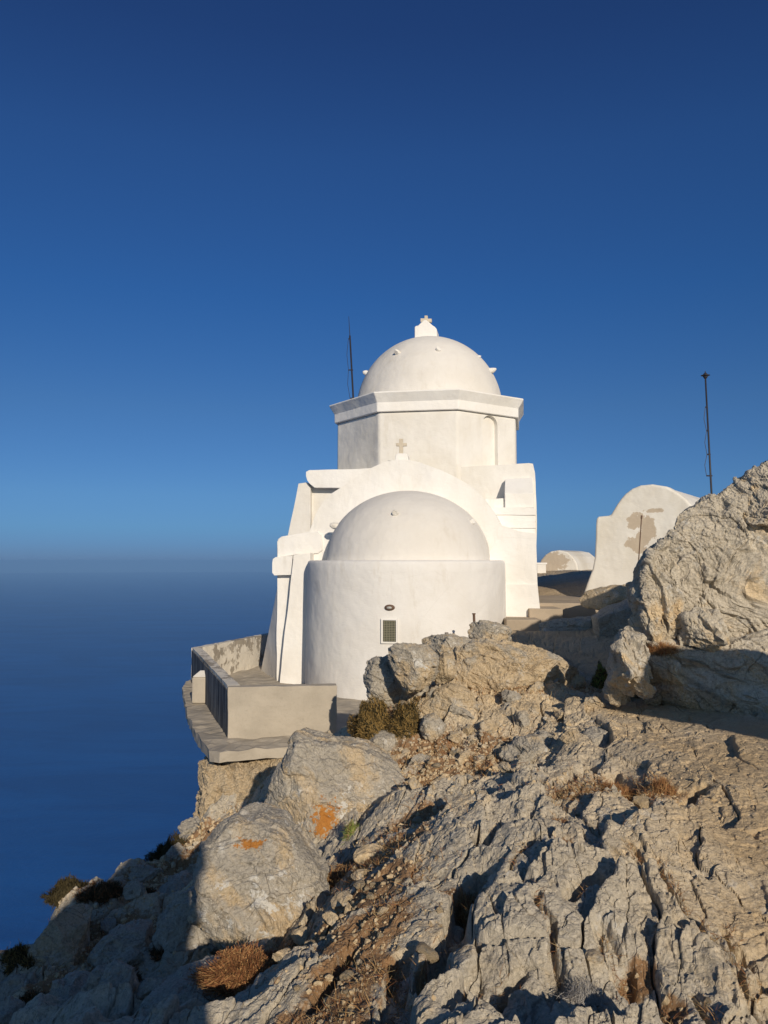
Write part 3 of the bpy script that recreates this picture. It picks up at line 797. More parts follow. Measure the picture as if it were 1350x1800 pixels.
OC3 = [(1080,1190),(1095,1125),(1106,1098),(1118,1092),(1150,1120),(1200,1140),(1300,1130),(1420,1100),(1600,1110),(1700,1200),(1680,1330),(1500,1340),(1350,1310),(1200,1265),(1110,1235),(1080,1215)]
boulder('crag_block', OC3, 8.1, 0.6, 1.3, mC1, 107, 'low front block at the foot of the crag, mostly in shade', 'rock', group='blocks of the crag', n=8, amp=0.8, big=0.4, power=0.4, scale=0.8, skew=0.35,
        cuts=[(0.1,-1,0.35,0.42),(-0.25,-1,0.1,0.62),(0.0,-0.5,1,0.42)], strat=(0.2,0.3,1), aniso=1.4)
for (ol_, Y_, f_, b_, sd_, lb_, nn_) in (
    ([(1130,1000),(1150,965),(1178,950),(1196,980),(1200,1040),(1205,1110),(1180,1150),(1145,1140),(1122,1090),(1120,1040)],8.35,.30,.5,131,'rugged flaky block at the left corner of the crag',7),
    ([(1205,1085),(1235,1068),(1270,1085),(1290,1120),(1280,1145),(1235,1150),(1205,1130)],8.1,.25,.3,133,'ochre wedge of rock leaning on the foot of the main crag block',6),
    ([(1085,1150),(1098,1105),(1112,1092),(1128,1110),(1140,1160),(1135,1225),(1100,1240),(1080,1215)],8.0,.30,.4,135,'sunlit upright nose of rock at the left foot of the crag',7)):
    boulder('crag_block', ol_, Y_, f_, b_, mC1, sd_, lb_, 'rock', group='blocks of the crag', n=nn_, amp=1.0, big=0.9, power=0.5, scale=0.45, strat=(1, 0.2, 0.25), aniso=2.4)
OC4 = [(1064,1215),(1075,1195),(1090,1190),(1105,1205),(1110,1235),(1085,1240),(1066,1232)]
boulder('rock', OC4, 8.3, .15, .25, M_ROCKW, 109, 'small ochre rock knob at the left foot of the crag', 'rock', n=5, amp=0.8, scale=0.2)
# free-standing rocks, and unseen slabs added out of frame to cast shade into view
def free_rock(name, loc, size, seed, mat, label, n=6, amp=0.8, box=False):
    V, Fc = ico(n)
    if box: V = V / ((np.abs(V) ** 5).sum(1) ** 0.2)[:, None]
    p = V * np.array(size)
    rng = np.random.RandomState(seed)
    for k in range(0 if box else 14):
        nn = rng.normal(size=3); nn /= np.linalg.norm(nn)
        h = p @ nn; d = np.quantile(h, rng.uniform(0.72, 0.92)); p = p - np.maximum(h - d, 0)[:, None] * nn
    p = rock_detail(p, vnormals(p, Fc), seed, float(np.mean(size)) * 0.8, amp)
    o = np_mesh(name, p, Fc, mat); o.location = loc
    if label: tag(o, label, 'rock')
    return o
def shade_slab(name, poly, y0, y1, mat, label):
    bm = bmesh.new(); poly_prism(bm, poly, y0, y1); roughen(bm, 0.16, 0.05, 2.2, 0.03)
    return tag(bm_obj(name, bm, mat), label, 'rock')
shade_slab('crag_block', [(7, -2), (7, 1.0), (6.2, 1.25), (5.5, 1.2), (4.6, 1.3), (4.12, 1.22), (3.97, 1.05), (4.22, .68), (4.46, .38), (4.62, .12), (4.66, -2)], 2.25, 2.6, mC1, 'unseen leaning slab added outside the right edge, cut to shade the foot of the crag')['group'] = 'blocks of the crag'  # added out of view; outline shaped to shade the front block and ground
shade_slab('rock', [(-3.8, -3.2), (-3.6, -.4), (-1.3, .0), (-.6, .25), (-.36, .48), (-.2, .72), (.05, .95), (.34, 1.15), (.50, 1.5), (.70, 1.55), (.80, 1.1), (.80, -2.4)], -2.5, -1.9, M_ROCK, 'unseen stepped rock added behind the photographer, cut to shade the left slope')  # added behind the camera; stepped outline throws the shade on the lower left slope
rngb = np.random.RandomState(78)
for k, (a_, b_, Y_, s_) in enumerate(((875,1300,8.0,.12),(920,1275,8.5,.15),(845,1330,7.7,.10),(800,1305,8.4,.10),(735,1350,8.0,.12),(700,1335,8.4,.10),(770,1370,7.3,.08),(960,1310,7.7,.13),(985,1260,8.5,.14),(1010,1240,9.0,.12),(905,1240,9.1,.14),
        (940,1225,9.4,.10),(860,1280,8.5,.11),(815,1275,8.8,.12),(1000,1330,7.2,.12),(690,1365,7.8,.10),(925,1345,7.0,.12),(890,1365,6.8,.09),(1040,1255,8.5,.12),(975,1215,9.7,.08),(870,1210,9.75,.07),(760,1400,6.7,.06),(830,1360,7.2,.08),(1120,1230,9.0,.22),(1150,1245,8.5,.2))):
    q = P(a_, b_, Y_)
    r_ = free_rock('rubble_rock', (q[0], q[1], gz(q[0], q[1]) + s_ * .15), (s_ * rngb.uniform(1.1, 1.6), s_ * 1.1, s_ * rngb.uniform(.55, .95)), 600 + k, [M_ROCKW, M_ROCK, M_ROCKW][k % 3], 'angular buff rock half buried in the brown rubble below the chapel', n=5, amp=1.0)
    r_['group'] = 'rocks in the rubble below the chapel'; r_.rotation_euler = (0, rngb.uniform(-.3, .3), rngb.uniform(0, 6))
rng_ = np.random.RandomState(77)
for k, (a_, b_, Y_, s_) in enumerate(((255,1545,8.9,.20),(215,1572,8.4,.22),(300,1528,9.4,.18),(170,1600,7.9,.2),(330,1480,10.2,.22),(310,1560,8.2,.2),(345,1530,8.6,.16),(190,1625,7.3,.15),(240,1610,7.6,.13),(120,1655,7.2,.12),
        (20,1740,6.3,.22),(10,1790,5.6,.2),(215,1745,5.7,.14),(255,1725,5.9,.1),(165,1790,5.1,.18),(225,1800,4.9,.16),(290,1690,6.1,.13),(340,1480,10.5,.25),(60,1650,7.6,.16),(370,1780,4.4,.1),(280,1780,4.8,.12))):
    q = P(a_, b_, Y_)
    r_ = free_rock('slope_rock', (q[0], q[1], gz(q[0], q[1]) + s_ * .25), (s_ * rng_.uniform(.9, 1.4), s_, s_ * rng_.uniform(.6, .95)), 500 + k, M_ROCKG, 'grey limestone rock bedded in the shaded slope above the sea', n=5, amp=0.9)
    r_['group'] = 'grey rocks bedded in the shaded slope'; r_.rotation_euler = (0, rng_.uniform(-.3, .3), rng_.uniform(0, 6))
# ------------------------------------------------------------------ church
ch = empty('domed_chapel', (ORG[0], ORG[1], -3.2), AX)
tag(ch, 'whitewashed domed Orthodox chapel with rounded apse on the cliff edge', 'church')
def put(o, parent=ch):
    o.parent = parent; return o
Z0 = 3.2       # local z offset (empty sits at the base)
def lpoly(px, yl): return [(LP(a, b, yl)[0], LP(a, b, yl)[1] + Z0) for a, b in px]
def lprism(name, px, y0, y1, mat=M_WHITE, bevel=0.035, parent=ch, seg=4):
    bm = bmesh.new(); poly_prism(bm, lpoly(px, y0), y0, y1)
    if min(abs(y1 - y0), 9) > .24: roughen(bm, 0.30, 0.012, 1.3, 0.003)
    return bm_obj(name, bm, mat, parent, bevel=bevel, seg=seg)

east = [(487,1240),(487,1100),(487,1000),(487,955),(489,947),(495,943),(520,939),(543,935),(546,926),(551,912),(559,896),(569,882),(583,868),(604,855),(628,838),(652,824),(678,812),(696,808),(716,808),(738,812),(773,825),(806,841),(832,856),(853,878),(871,903),(881,923),(889,931),(915,935),(942,938),(944,985),(945,1027),(945,1240)]
lprism('east_wall', east, 0.0, 0.75, bevel=0.04)
lprism('wall_band', [(487,951),(490,946),(496,943),(545,935),(558,934),(564,940),(566,968),(558,973),(516,976),(487,980)], -0.045, 0.3, bevel=0.03)
lprism('wall_plinth', [(880,1027),(945,1027),(948,1060),(951,1092),(953,1200),(880,1200)], -0.05, 0.9, bevel=0.02)
lprism('moulding', [(478,990),(479,982),(484,979),(513,977),(513,1011),(482,1011),(478,1006)], -0.16, 0.5, bevel=0.03)
lprism('buttress', [(516,976),(545,972),(545,1260),(487,1260),(491,1201)], -0.30, 0.1, bevel=0.03)
# flared side buttress
bm = bmesh.new()
xA, zA = LP(487, 1035, 0.05); xB, zB = LP(487, 1215, 0.05); xC, zC = LP(457, 1203, 1.9)
hull(bm, [(xA, .05, zA + Z0), (xB, .05, 0), (xA, 1.9, zA + Z0), (xC, 1.9, 0.3), (xC - .1, 1.9, 0), (xA + .4, .05, 0), (xA + .4, 1.9, 0), (xA + .4, 1.9, zA + Z0)])
bm_obj('side_buttress', bm, M_WHITE, ch, bevel=0.02)
# apse
bm = bmesh.new()
prof = [(2.05, 0.0), (2.03, 1.0), (2.015, 2.2), (2.005, 3.0), (2.0, Z0 - 0.06), (1.985, Z0 - 0.02), (1.95, Z0), (1.55, Z0)]
revolve(bm, prof, cx=0.03, n=96, a0=math.pi, a1=2 * math.pi)
aps = bm_obj('apse', bm, M_APSE, ch, smooth=True)
bm = bmesh.new()
prof = [(1.71, Z0 - 0.03)] + [(1.665 * math.cos(t), Z0 + 1.42 * math.sin(t)) for t in np.linspace(0.0, math.pi / 2, 24)]
revolve(bm, prof, cx=0.07, n=96, a0=math.pi, a1=2 * math.pi)
cn = bm_obj('apse_dome', bm, M_DOME, ch, smooth=True)
def on_apse(px, py):     # point where the pixel ray meets the apse wall (local)
    d = P(px, py, 1.0); dl = np.array([ca * d[0] + sa * d[1], -sa * d[0] + ca * d[1], d[2]])
    o_ = np.array([CL[0], CL[1]])
    a = dl[0] ** 2 + dl[1] ** 2; b = 2 * (o_ @ dl[:2]); c = o_ @ o_ - 2.015 ** 2
    t = (-b - math.sqrt(b * b - 4 * a * c)) / (2 * a)
    return o_[0] + t * dl[0], o_[1] + t * dl[1], t * dl[2] + Z0
def apse_box(name, px, w, h, th, mat, parent, out=0.0, bevel=0.006):
    x, y, z = on_apse(*px); r = math.hypot(x, y); ux, uy = x / r, y / r
    bm = bmesh.new(); bmesh.ops.create_cube(bm, size=1)
    for v in bm.verts:
        a, b, c = v.co.x * w, v.co.y * th, v.co.z * h
        v.co = (x + ux * (out) - uy * a + ux * b, y + uy * out + ux * a + uy * b, z + c)
    return bm_obj(name, bm, mat, parent, bevel=bevel, seg=2)
vent = apse_box('window_vent', (685, 1109), 0.25, 0.40, 0.03, M_DARK, aps, -0.004)  # flat panel, no hole: the opening's shade is painted as its colour
X_, Y_, Z_ = on_apse(685, 1109); r_ = math.hypot(X_, Y_); ux, uy = X_ / r_, Y_ / r_
def vent_bars(name, items, mat, depth, out):
    bm = bmesh.new()
    for (a0, a1, c0, c1) in items:
        vs = []
        for a in (a0, a1):
            for b in (-depth / 2, depth / 2):
                for c in (c0, c1):
                    vs.append(bm.verts.new((X_ + ux * (out + b) - uy * a, Y_ + uy * (out + b) + ux * a, Z_ + c)))
        bmesh.ops.convex_hull(bm, input=vs)
    return bm_obj(name, bm, mat, aps)
vent_bars('window_frame', [(-.150,-.118,-.22,.22),(.118,.150,-.22,.22),(-.118,.118,.19,.22),(-.118,.118,-.22,-.19)], M_WHITE, .06, .012)
vent_bars('grille', [(-.118 + .0295 * k - .004, -.118 + .0295 * k + .004, -.19, .19) for k in range(1, 8)] + [(-.118, .118, -.19 + .03 * k - .004, -.19 + .03 * k + .004) for k in range(1, 13)], M_GRILLE, .008, .018)
# bulkhead lamp
lx, ly, lz = on_apse(685, 1068); r_ = math.hypot(lx, ly)
bm = bmesh.new(); bmesh.ops.create_uvsphere(bm, u_segments=24, v_segments=12, radius=1)
for v in bm.verts:
    a, b, c = v.co.x * .095, v.co.y * .06, v.co.z * .055
    v.co = (lx - ly / r_ * a + lx / r_ * b, ly + lx / r_ * a + ly / r_ * b, lz + c)
lamp = bm_obj('wall_lamp', bm, M_RUST, aps, smooth=True)
bm = bmesh.new(); bmesh.ops.create_uvsphere(bm, u_segments=20, v_segments=10, radius=1)
for v in bm.verts:
    a, b, c = v.co.x * .068, v.co.y * .075, v.co.z * .034
    v.co = (lx - ly / r_ * a + lx / r_ * b, ly + lx / r_ * a + ly / r_ * b, lz + c)
bm_obj('lamp_glass', bm, M_GLASS, aps, smooth=True)

def peg(parent, x, y, z, dx, dy, dz, s, seed):
    """a stone stub built into the dome, pointing along d"""
    V, Fc = ico(3)
    d = np.array([dx, dy, dz], float); d /= np.linalg.norm(d)
    up = np.array([0, 0, 1.0]); a = np.cross(d, up); a /= np.linalg.norm(a); b = np.cross(a, d)
    q = V * np.array([0.75 * s, 1.5 * s, 0.8 * s])
    rng = np.random.RandomState(seed)
    for k in range(5):
        n_ = rng.normal(size=3); n_ /= np.linalg.norm(n_); h = q @ n_ - s * 0.62; q = q - np.maximum(h, 0)[:, None] * n_
    w = q[:, 0:1] * a + q[:, 1:2] * d + q[:, 2:3] * b + np.array([x, y, z])
    w = w + 0.08 * s * np.stack([perlin(w * 30 + k, seed) for k in range(3)], 1)
    return np_mesh('projecting_stone', w, Fc, M_WHITE2, parent)
def dome_pt(az, el, rx, rz, cz, cx=0, cy=0):   # az measured from -y, positive to +x
    return (cx + rx * math.cos(el) * math.sin(az), cy - rx * math.cos(el) * math.cos(az), cz + rz * math.sin(el)), (math.cos(el) * math.sin(az), -math.cos(el) * math.cos(az), math.sin(el) * 0.5)
R_ = math.radians
for az, el, s, sd_ in ((R_(-2), R_(38), .085, 1), (R_(-72), R_(29), .10, 2), (R_(70), R_(32), .075, 3)):
    (x, y, z), d = dome_pt(az, el, 1.665, 1.42, Z0, 0.07); peg(cn, x, y, z, *d, s, sd_)

# upper body of the cross-shaped chapel
lprism('side_arm', [(525,850),(540,848),(546,858),(545,960),(500,960),(506,941)], 1.2, 3.0, M_BODY, bevel=0.03)
lprism('side_arm_panel', [(540,852),(670,852),(670,980),(540,980)], 1.33, 5.0, M_BODY, bevel=0.02)
lprism('roof_beam', [(538,838),(538,830),(543,827),(600,825),(660,823),(670,857),(553,857),(545,851),(540,845)], 1.08, 5.2, bevel=0.05)
lprism('side_arm', [(770,822),(860,818),(930,815),(937,816),(941,832),(943,900),(943,960),(770,960)], 1.2, 5.2, M_BODY, bevel=0.05)
# stair block with sloping lid
bm = bmesh.new()
a0 = LP(888, 842, 1.05); a1 = LP(936, 840, 1.05); b0 = LP(887, 868, 0.62); b1 = LP(938, 867, 0.62)
hull(bm, [(a0[0], 1.05, a0[1] + Z0), (a1[0], 1.05, a1[1] + Z0), (b0[0], .62, b0[1] + Z0), (b1[0], .62, b1[1] + Z0),
          (b0[0], .62, b0[1] + Z0 - .3), (b1[0], .62, b1[1] + Z0 - .3), (a0[0], 1.3, b0[1] + Z0 - .3), (a1[0], 1.3, b0[1] + Z0 - .3), (a0[0], 1.3, a0[1] + Z0), (a1[0], 1.3, a1[1] + Z0)])
bm_obj('stair_head', bm, M_WHITE, ch, bevel=0.02)
for k, (t_, b_, lft) in enumerate(((892,903,856),(903,914,862),(914,926,868),(926,942,874))):
    lprism('stair_step', [(lft, t_), (940, t_), (941, b_ + 2), (lft, b_ + 2)], 0.50 + (0.022 if k % 2 else 0.0) + 0.006 * k, 1.25, bevel=0.008)
lprism('stair_step', [(852,877),(886,876),(888,894),(852,894)], 0.70, 1.25, bevel=0.02)

# gable pedestal and cross
pc = lprism('gable_pedestal', [(694,812),(695.5,799),(701,796.5),(714,797),(716.5,801),(718,812)], 0.18, 0.42, bevel=0.015)
bm = bmesh.new()
cr = lpoly([(701.5,797),(701.5,784),(696,784),(696,778.5),(701.5,778.5),(701.5,771),(708,771),(708,778.5),(714.5,778.5),(714.5,784),(708,784),(708,797)], 0.28)
poly_prism(bm, cr, 0.28, 0.35)
bm_obj('cross', bm, M_STONEX, pc, bevel=0.008, seg=2)

# octagonal drum with arched niche
DX, DY = 0.129, 3.27
bm = bmesh.new()
ph = math.radians(22.5)
revolve(bm, [(0, 1.2 + .5), (2.30, 1.2 + .5), (2.29, Z0 + 3.29), (0, Z0 + 3.29)], DX, DY, n=8, phase=ph)
drum = bm_obj('octagonal_drum', bm, M_BODY, ch, bevel=0.05, seg=4)
# niche cutter, applied then removed
fa = math.radians(45)            # face normal azimuth from -y towards +x
nx_, ny_ = math.sin(fa), -math.cos(fa)
tx_, ty_ = math.cos(fa), math.sin(fa)
ap = 2.29 * math.cos(math.pi / 8)
def face_pt(s, out, z): return (DX + nx_ * (ap + out) + tx_ * s, DY + ny_ * (ap + out) + ty_ * s, z)
# niche centre along the face: where pixel column 861 meets the face plane
def face_s(px, py):
    d = P(px, py, 1.0); dl = np.array([ca * d[0] + sa * d[1], -sa * d[0] + ca * d[1]])
    t = (ap - ((CL[0] - DX) * nx_ + (CL[1] - DY) * ny_)) / (dl[0] * nx_ + dl[1] * ny_)
    q = (CL[0] + t * dl[0] - DX, CL[1] + t * dl[1] - DY)
    return q[0] * tx_ + q[1] * ty_, t * d[2] + Z0
s0, zt = face_s(848, 760); s1, zb = face_s(875, 818); zt2 = face_s(861, 730)[1]
sm_, hw = (s0 + s1) / 2, (s1 - s0) / 2
prof2 = [(sm_ - hw, zb - .02), (sm_ + hw, zb - .02)] + [(sm_ + hw * math.cos(t), zt2 - hw + hw * math.sin(t)) for t in np.linspace(0, math.pi, 17)]
bm = bmesh.new()
A = [bm.verts.new(face_pt(s, 0.3, z)) for s, z in prof2]; Bv = [bm.verts.new(face_pt(s, -0.10, z)) for s, z in prof2]
bm.faces.new(A); bm.faces.new(Bv[::-1])
for i in range(len(A)): bm.faces.new((A[i], Bv[i], Bv[(i + 1) % len(A)], A[(i + 1) % len(A)]))
cut = bm_obj('cutter', bm, M_WHITE, ch)
md = drum.modifiers.new('niche', 'BOOLEAN'); md.object = cut; md.operation = 'DIFFERENCE'; md.solver = 'EXACT'
bpy.context.view_layer.update()
dg = bpy.context.evaluated_depsgraph_get()
newm = bpy.data.meshes.new_from_object(drum.evaluated_get(dg))
drum.modifiers.clear(); drum.data = newm
bpy.data.objects.remove(cut)
# cornice
bm = bmesh.new()
revolve(bm, [(1.6, Z0 + 3.29), (2.36, Z0 + 3.29), (2.365, Z0 + 3.50), (2.49, Z0 + 3.69), (2.49, Z0 + 3.72), (1.75, Z0 + 3.80), (1.6, Z0 + 3.6)], DX, DY, n=8, phase=ph)
bmesh.ops.holes_fill(bm, edges=bm.edges)
bm_obj('cornice', bm, M_WHITE, ch, bevel=0.018, seg=3)
bm = bmesh.new()
DZ = Z0 + 3.64
prof = [(1.80 * math.cos(t), DZ + 1.86 * math.sin(t) ** 1.0) for t in np.linspace(0, math.pi / 2, 40)]
revolve(bm, prof, DX, DY, n=128)
dm = bm_obj('dome', bm, M_DOME, ch, smooth=True)
for az, el, s, sd_ in ((R_(-25), R_(40), .085, 5), (R_(16), R_(41), .085, 6), (R_(-80), R_(32), .085, 7), (R_(66), R_(40), .05, 8), (R_(76), R_(29), .10, 9)):
    (x, y, z), d = dome_pt(az, el, 1.80, 1.86, DZ, DX, DY); peg(dm, x, y, z, *d, s, sd_)
def fin_prism(name, px, y0, y1, parent, mat, bevel, yc=DY):
    bm = bmesh.new(); pts = lpoly(px, yc); poly_prism(bm, pts, yc + y0, yc + y1)
    return bm_obj(name, bm, mat, parent, bevel=bevel, seg=3)
fn = fin_prism('dome_finial', [(731,600),(731,579.5),(733,577.5),(737,577),(743,571),(747.5,567),(751,567),(756,571),(762,576.5),(766,579),(769.5,583),(770,600)], -.24, .24, dm, M_WHITE, .02)
fin_prism('cross', [(746,569),(746,567),(739.5,567),(739.5,560.5),(746.5,560.5),(746.5,555.5),(752,555.5),(752,561),(759,561),(759,567),(752.5,567),(752.5,569)], -.05, .05, fn, M_STONEX, .01)

# ------------------------------------------------------------------ terrace
TZ = -2.50
tr = empty('terrace', (-2.3, 12.5, TZ))
tag(tr, 'bare concrete terrace with low parapet built over the cliff left of the chapel', 'terrace')
TO = np.array([-2.3, 12.5])
def trel(pts): return [(a - TO[0], b - TO[1]) for a, b in pts]
def wp(px, py, Y): p = P(px, py, Y); return (p[0], p[1])
slab = [wp(321,1205,15.9), wp(329,1250,13.2), wp(345,1285,11.8), wp(367,1315,10.7), wp(385,1318,10.55), wp(450,1312,10.75), wp(530,1306,10.95), (0.1, 11.2), (0.6, 13.0), (0.6, 15.5), (-1.7, 16.5), (-2.2, 20.5), (-3.2, 20.2), (-4.1, 16.8)]
bm = bmesh.new(); plan_prism(bm, trel(slab), -0.14, 0.0); roughen(bm, 0.16, 0.012, 2.5, 0.016)
bm_obj('slab', bm, M_CONC, tr, bevel=0.02, seg=2)
zt_ = 0.71
def wallseg(name, a, b, th, mat, side=1, h=zt_, zlow=-0.02):
    a, b = np.array(a), np.array(b); d = (b - a) / np.linalg.norm(b - a); n = np.array([-d[1], d[0]]) * side * th
    bm = bmesh.new(); plan_prism(bm, trel([tuple(a), tuple(b), tuple(b + n), tuple(a + n)]), zlow, h)
    if th > .1: roughen(bm, 0.12, 0.006, 2.0, 0.006)
    return bm_obj(name, bm, mat, tr, bevel=0.015, seg=2)
cFL = wp(401,1210,11.35); cFR = wp(592,1204,11.6); cBL = (-3.95, 16.5); cBR = (-2.75, 20.2)
wallseg('parapet_wall', cFL, cFR, .16, M_CONC, 1)
# left parapet: stained outer skin + painted body
dl = np.array(cBL) - np.array(cFL); dl /= np.linalg.norm(dl)
st = np.array(cFL) + dl * 0.162
wallseg('parapet_wall', (st[0] + .02, st[1]), (cBL[0] + .02, cBL[1]), .17, M_CONC_P, -1)
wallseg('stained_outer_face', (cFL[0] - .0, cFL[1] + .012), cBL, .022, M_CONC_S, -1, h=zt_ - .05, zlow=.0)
wallseg('parapet_wall', cBL, cBR, .17, M_CONC_P, -1)
# little buttress post outside the left parapet
pp = wp(351, 1225, 14.2)
bm = bmesh.new(); q = trel([(pp[0] - .12, pp[1] - .12), (pp[0] + .13, pp[1] - .12), (pp[0] + .2, pp[1] + .22), (pp[0] - .05, pp[1] + .22)])
plan_prism(bm, q, 0.0, 0.46)
post = bm_obj('post', bm, M_CONC, tr, bevel=0.03, seg=2)
bm = bmesh.new(); hull(bm, [(q[i][0], q[i][1], .46) for i in range(4)] + [(q[0][0] * .5 + q[2][0] * .5 + dx, q[0][1] * .5 + q[2][1] * .5, .56) for dx in (-.05, .06)])
bm_obj('post_cap', bm, M_WHITE2, post, bevel=0.02, seg=2)

# ------------------------------------------------------------------ steps and path kerb by the church
def world_box(name, px0, px1, pyt, pyb, Y, depth, mat, lab=None):
    a = P(px0, pyt, Y); b = P(px1, pyb, Y)
    bm = bmesh.new(); poly_prism(bm, [(a[0], a[2]), (b[0], a[2]), (b[0], b[2]), (a[0], b[2])], Y, Y + depth)
    return bm
stp = empty('stone_steps', (2.9, 15.2, -1.4)); tag(stp, 'two worn concrete steps at the right foot of the chapel', 'steps')
for (a_, b_, t_, bb_, Y, d_) in ((890,952,1089,1112,15.15,.8), (930,990,1070,1100,15.7,.9)):
    bm = world_box('s', a_, b_, t_, bb_, Y, d_, M_EARTH)
    for v in bm.verts: v.co -= Vector((2.9, 15.2, -1.4))
    bm_obj('step', bm, M_EARTH, stp, bevel=0.02, seg=2)
pth = world_box('path', 945, 1130, 1060, 1100, 16.5, 3.6, M_EARTH)
structure(bm_obj('path_platform', pth, M_EARTH, None, bevel=0.03, seg=2))

# ------------------------------------------------------------------ vaulted cell on the right
CY = 18.0
CA = math.radians(-33)
def cell_x(px):
    t_ = (px - 675.0) / F; o_ = (P(1145, 1050, CY)[0]); c_, s_ = math.cos(CA), math.sin(CA)
    # ray x = t*y (pitch ignored) meets plane through (o_, CY) with direction (c_, s_)
    return (t_ * CY - o_) / (c_ - t_ * s_)
cell = empty('vaulted_cell', (P(1145, 1050, CY)[0], CY, -0.85), CA); tag(cell, 'white barrel-vaulted cell with peeling plaster beside the crag', 'building')
cx0 = P(1145, 1050, CY)[0]
def cpoly(px, dy=0): return [(cell_x(a), P(a, b, CY + math.sin(CA) * cell_x(a))[2] + .85) for a, b in px]
g = [(1018,1062),(1022,1048),(1030,1025),(1040,1000),(1044,980),(1046,950),(1047,925),(1048,911),(1052,908),(1073,906),(1078,898),(1084,888),(1092,877),(1100,868),(1112,859),(1127,853),(1148,851),(1173,855),(1193,866),(1208,878),(1218,890),(1226,906),(1230,920),(1262,922),(1265,980),(1268,1062)]
gp = cpoly(g)
pk = lambda px, py, rx, rz: (cell_x(px), 0.0, P(px, py, CY)[2] + .85, rx, 3, rz)
M_PEEL = plaster_mat('peeling_plaster', (0.76, 0.74, 0.69), peel=[pk(1118,915,.24,.22), pk(1140,930,.20,.34), pk(1115,955,.26,.16), pk(1130,945,.2,.2), pk(1150,898,.26,.06), pk(1125,965,.2,.12)], stain=0.2)
bm = bmesh.new(); poly_prism(bm, gp, 0, .45)
bm_obj('gable_wall', bm, M_PEEL, cell, bevel=0.06, seg=4)
vp = cpoly([(1050,1062),(1062,915),(1078,900),(1084,890),(1092,879),(1100,870),(1112,861),(1127,855),(1148,853),(1173,857),(1193,868),(1208,880),(1218,892),(1226,908),(1245,1062)])
bm = bmesh.new(); poly_prism(bm, vp, .2, 5.5)
bm_obj('barrel_vault', bm, M_WHITE2, cell, smooth=False, bevel=0.02)
# low vault farther back
LY = 29.0
lv = empty('low_vault', (P(990, 1003, LY)[0], LY, -0.42), math.radians(-28)); tag(lv, 'small low white vault with bare patch, in the gap between chapel and cell', 'building')
lx0 = P(990, 1003, LY)[0]
lq = [(P(a, b, LY)[0] - lx0, P(a, b, LY)[2] + .42) for a, b in [(944,1012),(945,996),(950,984),(958,975),(968,969),(982,967),(996,970),(1006,978),(1014,990),(1018,1012)]]
bm = bmesh.new(); poly_prism(bm, lq, 0, 3.4)
M_PEEL2 = plaster_mat('peeling_plaster_far', (0.74, 0.71, 0.65), peel=[(-.45, 0, .35, .75, .3, .45)], stain=0.2)
bm_obj('vault', bm, M_PEEL2, lv, bevel=0.05)
lb = empty('white_bench', (P(953, 1000, 26)[0], 26, -0.5)); tag(lb, 'low white masonry bench behind the right corner of the chapel', 'bench')
for nm, a_, b_, t_, bb_, mt in (('seat', 940, 962, 989, 992, M_WHITE), ('base', 944, 960, 992.2, 1010, M_WHITE2)):
    bm = world_box('b', a_, b_, t_, bb_, 26, 1.0 if nm == 'seat' else .8, mt)
    for v in bm.verts: v.co -= lb.location
    bm_obj(nm, bm, mt, lb, bevel=0.01)

# ------------------------------------------------------------------ masts, rod, stubs
def mast(name, label, base, top, r, loc_z, fittings, whip=None, lamp=False):
    e = empty(name, (base[0], base[1], loc_z)); tag(e, label, 'mast')
    B0 = np.array([base[0], base[1], loc_z])
    bm = bmesh.new(); d = np.array(top) - np.array(base)
    b2 = np.array(base) + d * ((loc_z - base[2]) / d[2])
    tube(bm, b2 - B0, np.array(top) - B0, r, r * .7, 10); bm_obj('pole', bm, M_METAL, e, smooth=True)
    for t_, s in fittings:
        bm = bmesh.new(); c = np.array(base) + d * t_ - B0
        tube(bm, c + np.array([-s, 0, 0]), c + np.array([s * .4, 0, 0]), .018, .018, 6); bm_obj('cable_bracket', bm, M_METAL, e)
    if fittings:
        bm = bmesh.new(); pts = [np.array(base) + d * t_ - B0 + np.array([-s, 0, 0]) for t_, s in fittings]
        pts = [pts[0] * 1.0] + pts
        for a, b in zip(pts[:-1], pts[1:]):
            if np.linalg.norm(a - b) > .01:
                m_ = (a + b) / 2 + np.array([-.05, 0, 0]); tube(bm, a, m_, .007, .007, 5); tube(bm, m_, b, .007, .007, 5)
        bm_obj('cable', bm, M_METAL, e)
    if whip is not None:
        bm = bmesh.new(); tube(bm, np.array(top) - B0, np.array(whip) - B0, .012, .006, 6); bm_obj('whip_antenna', bm, M_METAL, e)
    if lamp:
        bm = bmesh.new()
        c = np.array(top) - B0
        revolve(bm, [(0, -.03), (.03, -.02), (.055, .02), (.06, .05), (.11, .055), (.11, .062), (.06, .07), (.045, .10), (.012, .13), (.006, .17), (0, .17)], n=20)
        for v in bm.verts: v.co += Vector(c)
        bm_obj('lamp_head', bm, M_METAL, e, smooth=False)
    return e
mY = 24.0
mast('antenna_mast', 'thin dark antenna mast with whip behind the left side of the dome', P(621,700,mY), P(615,590,mY), .036, -1.0, [(.95, .05), (.45, .1), (.0, .1)], whip=P(613,556,mY))
mY = 19.5
mast('antenna_mast', 'tall dark mast with a round lamp head rising behind the crag', P(1251,872,mY), P(1240,664,mY), .028, -0.8, [(.75, .04), (.55, .04), (.35, .06), (.17, .10)], lamp=True)
e = empty('leaning_rod', tuple(P(1119, 1040, 14.5))); tag(e, 'thin rusty rod leaning upright in front of the peeling gable', 'rod')
bm = bmesh.new(); tube(bm, (0, 0, 0), P(1127.5, 912, 14.5) - P(1119, 1040, 14.5), .012, .010, 8); bm_obj('shaft', bm, M_RUST, e)
bm = bmesh.new(); tube(bm, P(1127.5, 912, 14.5) - P(1119, 1040, 14.5), P(1128, 906, 14.5) - P(1119, 1040, 14.5), .017, .017, 8); bm_obj('tip', bm, M_RUST, e)
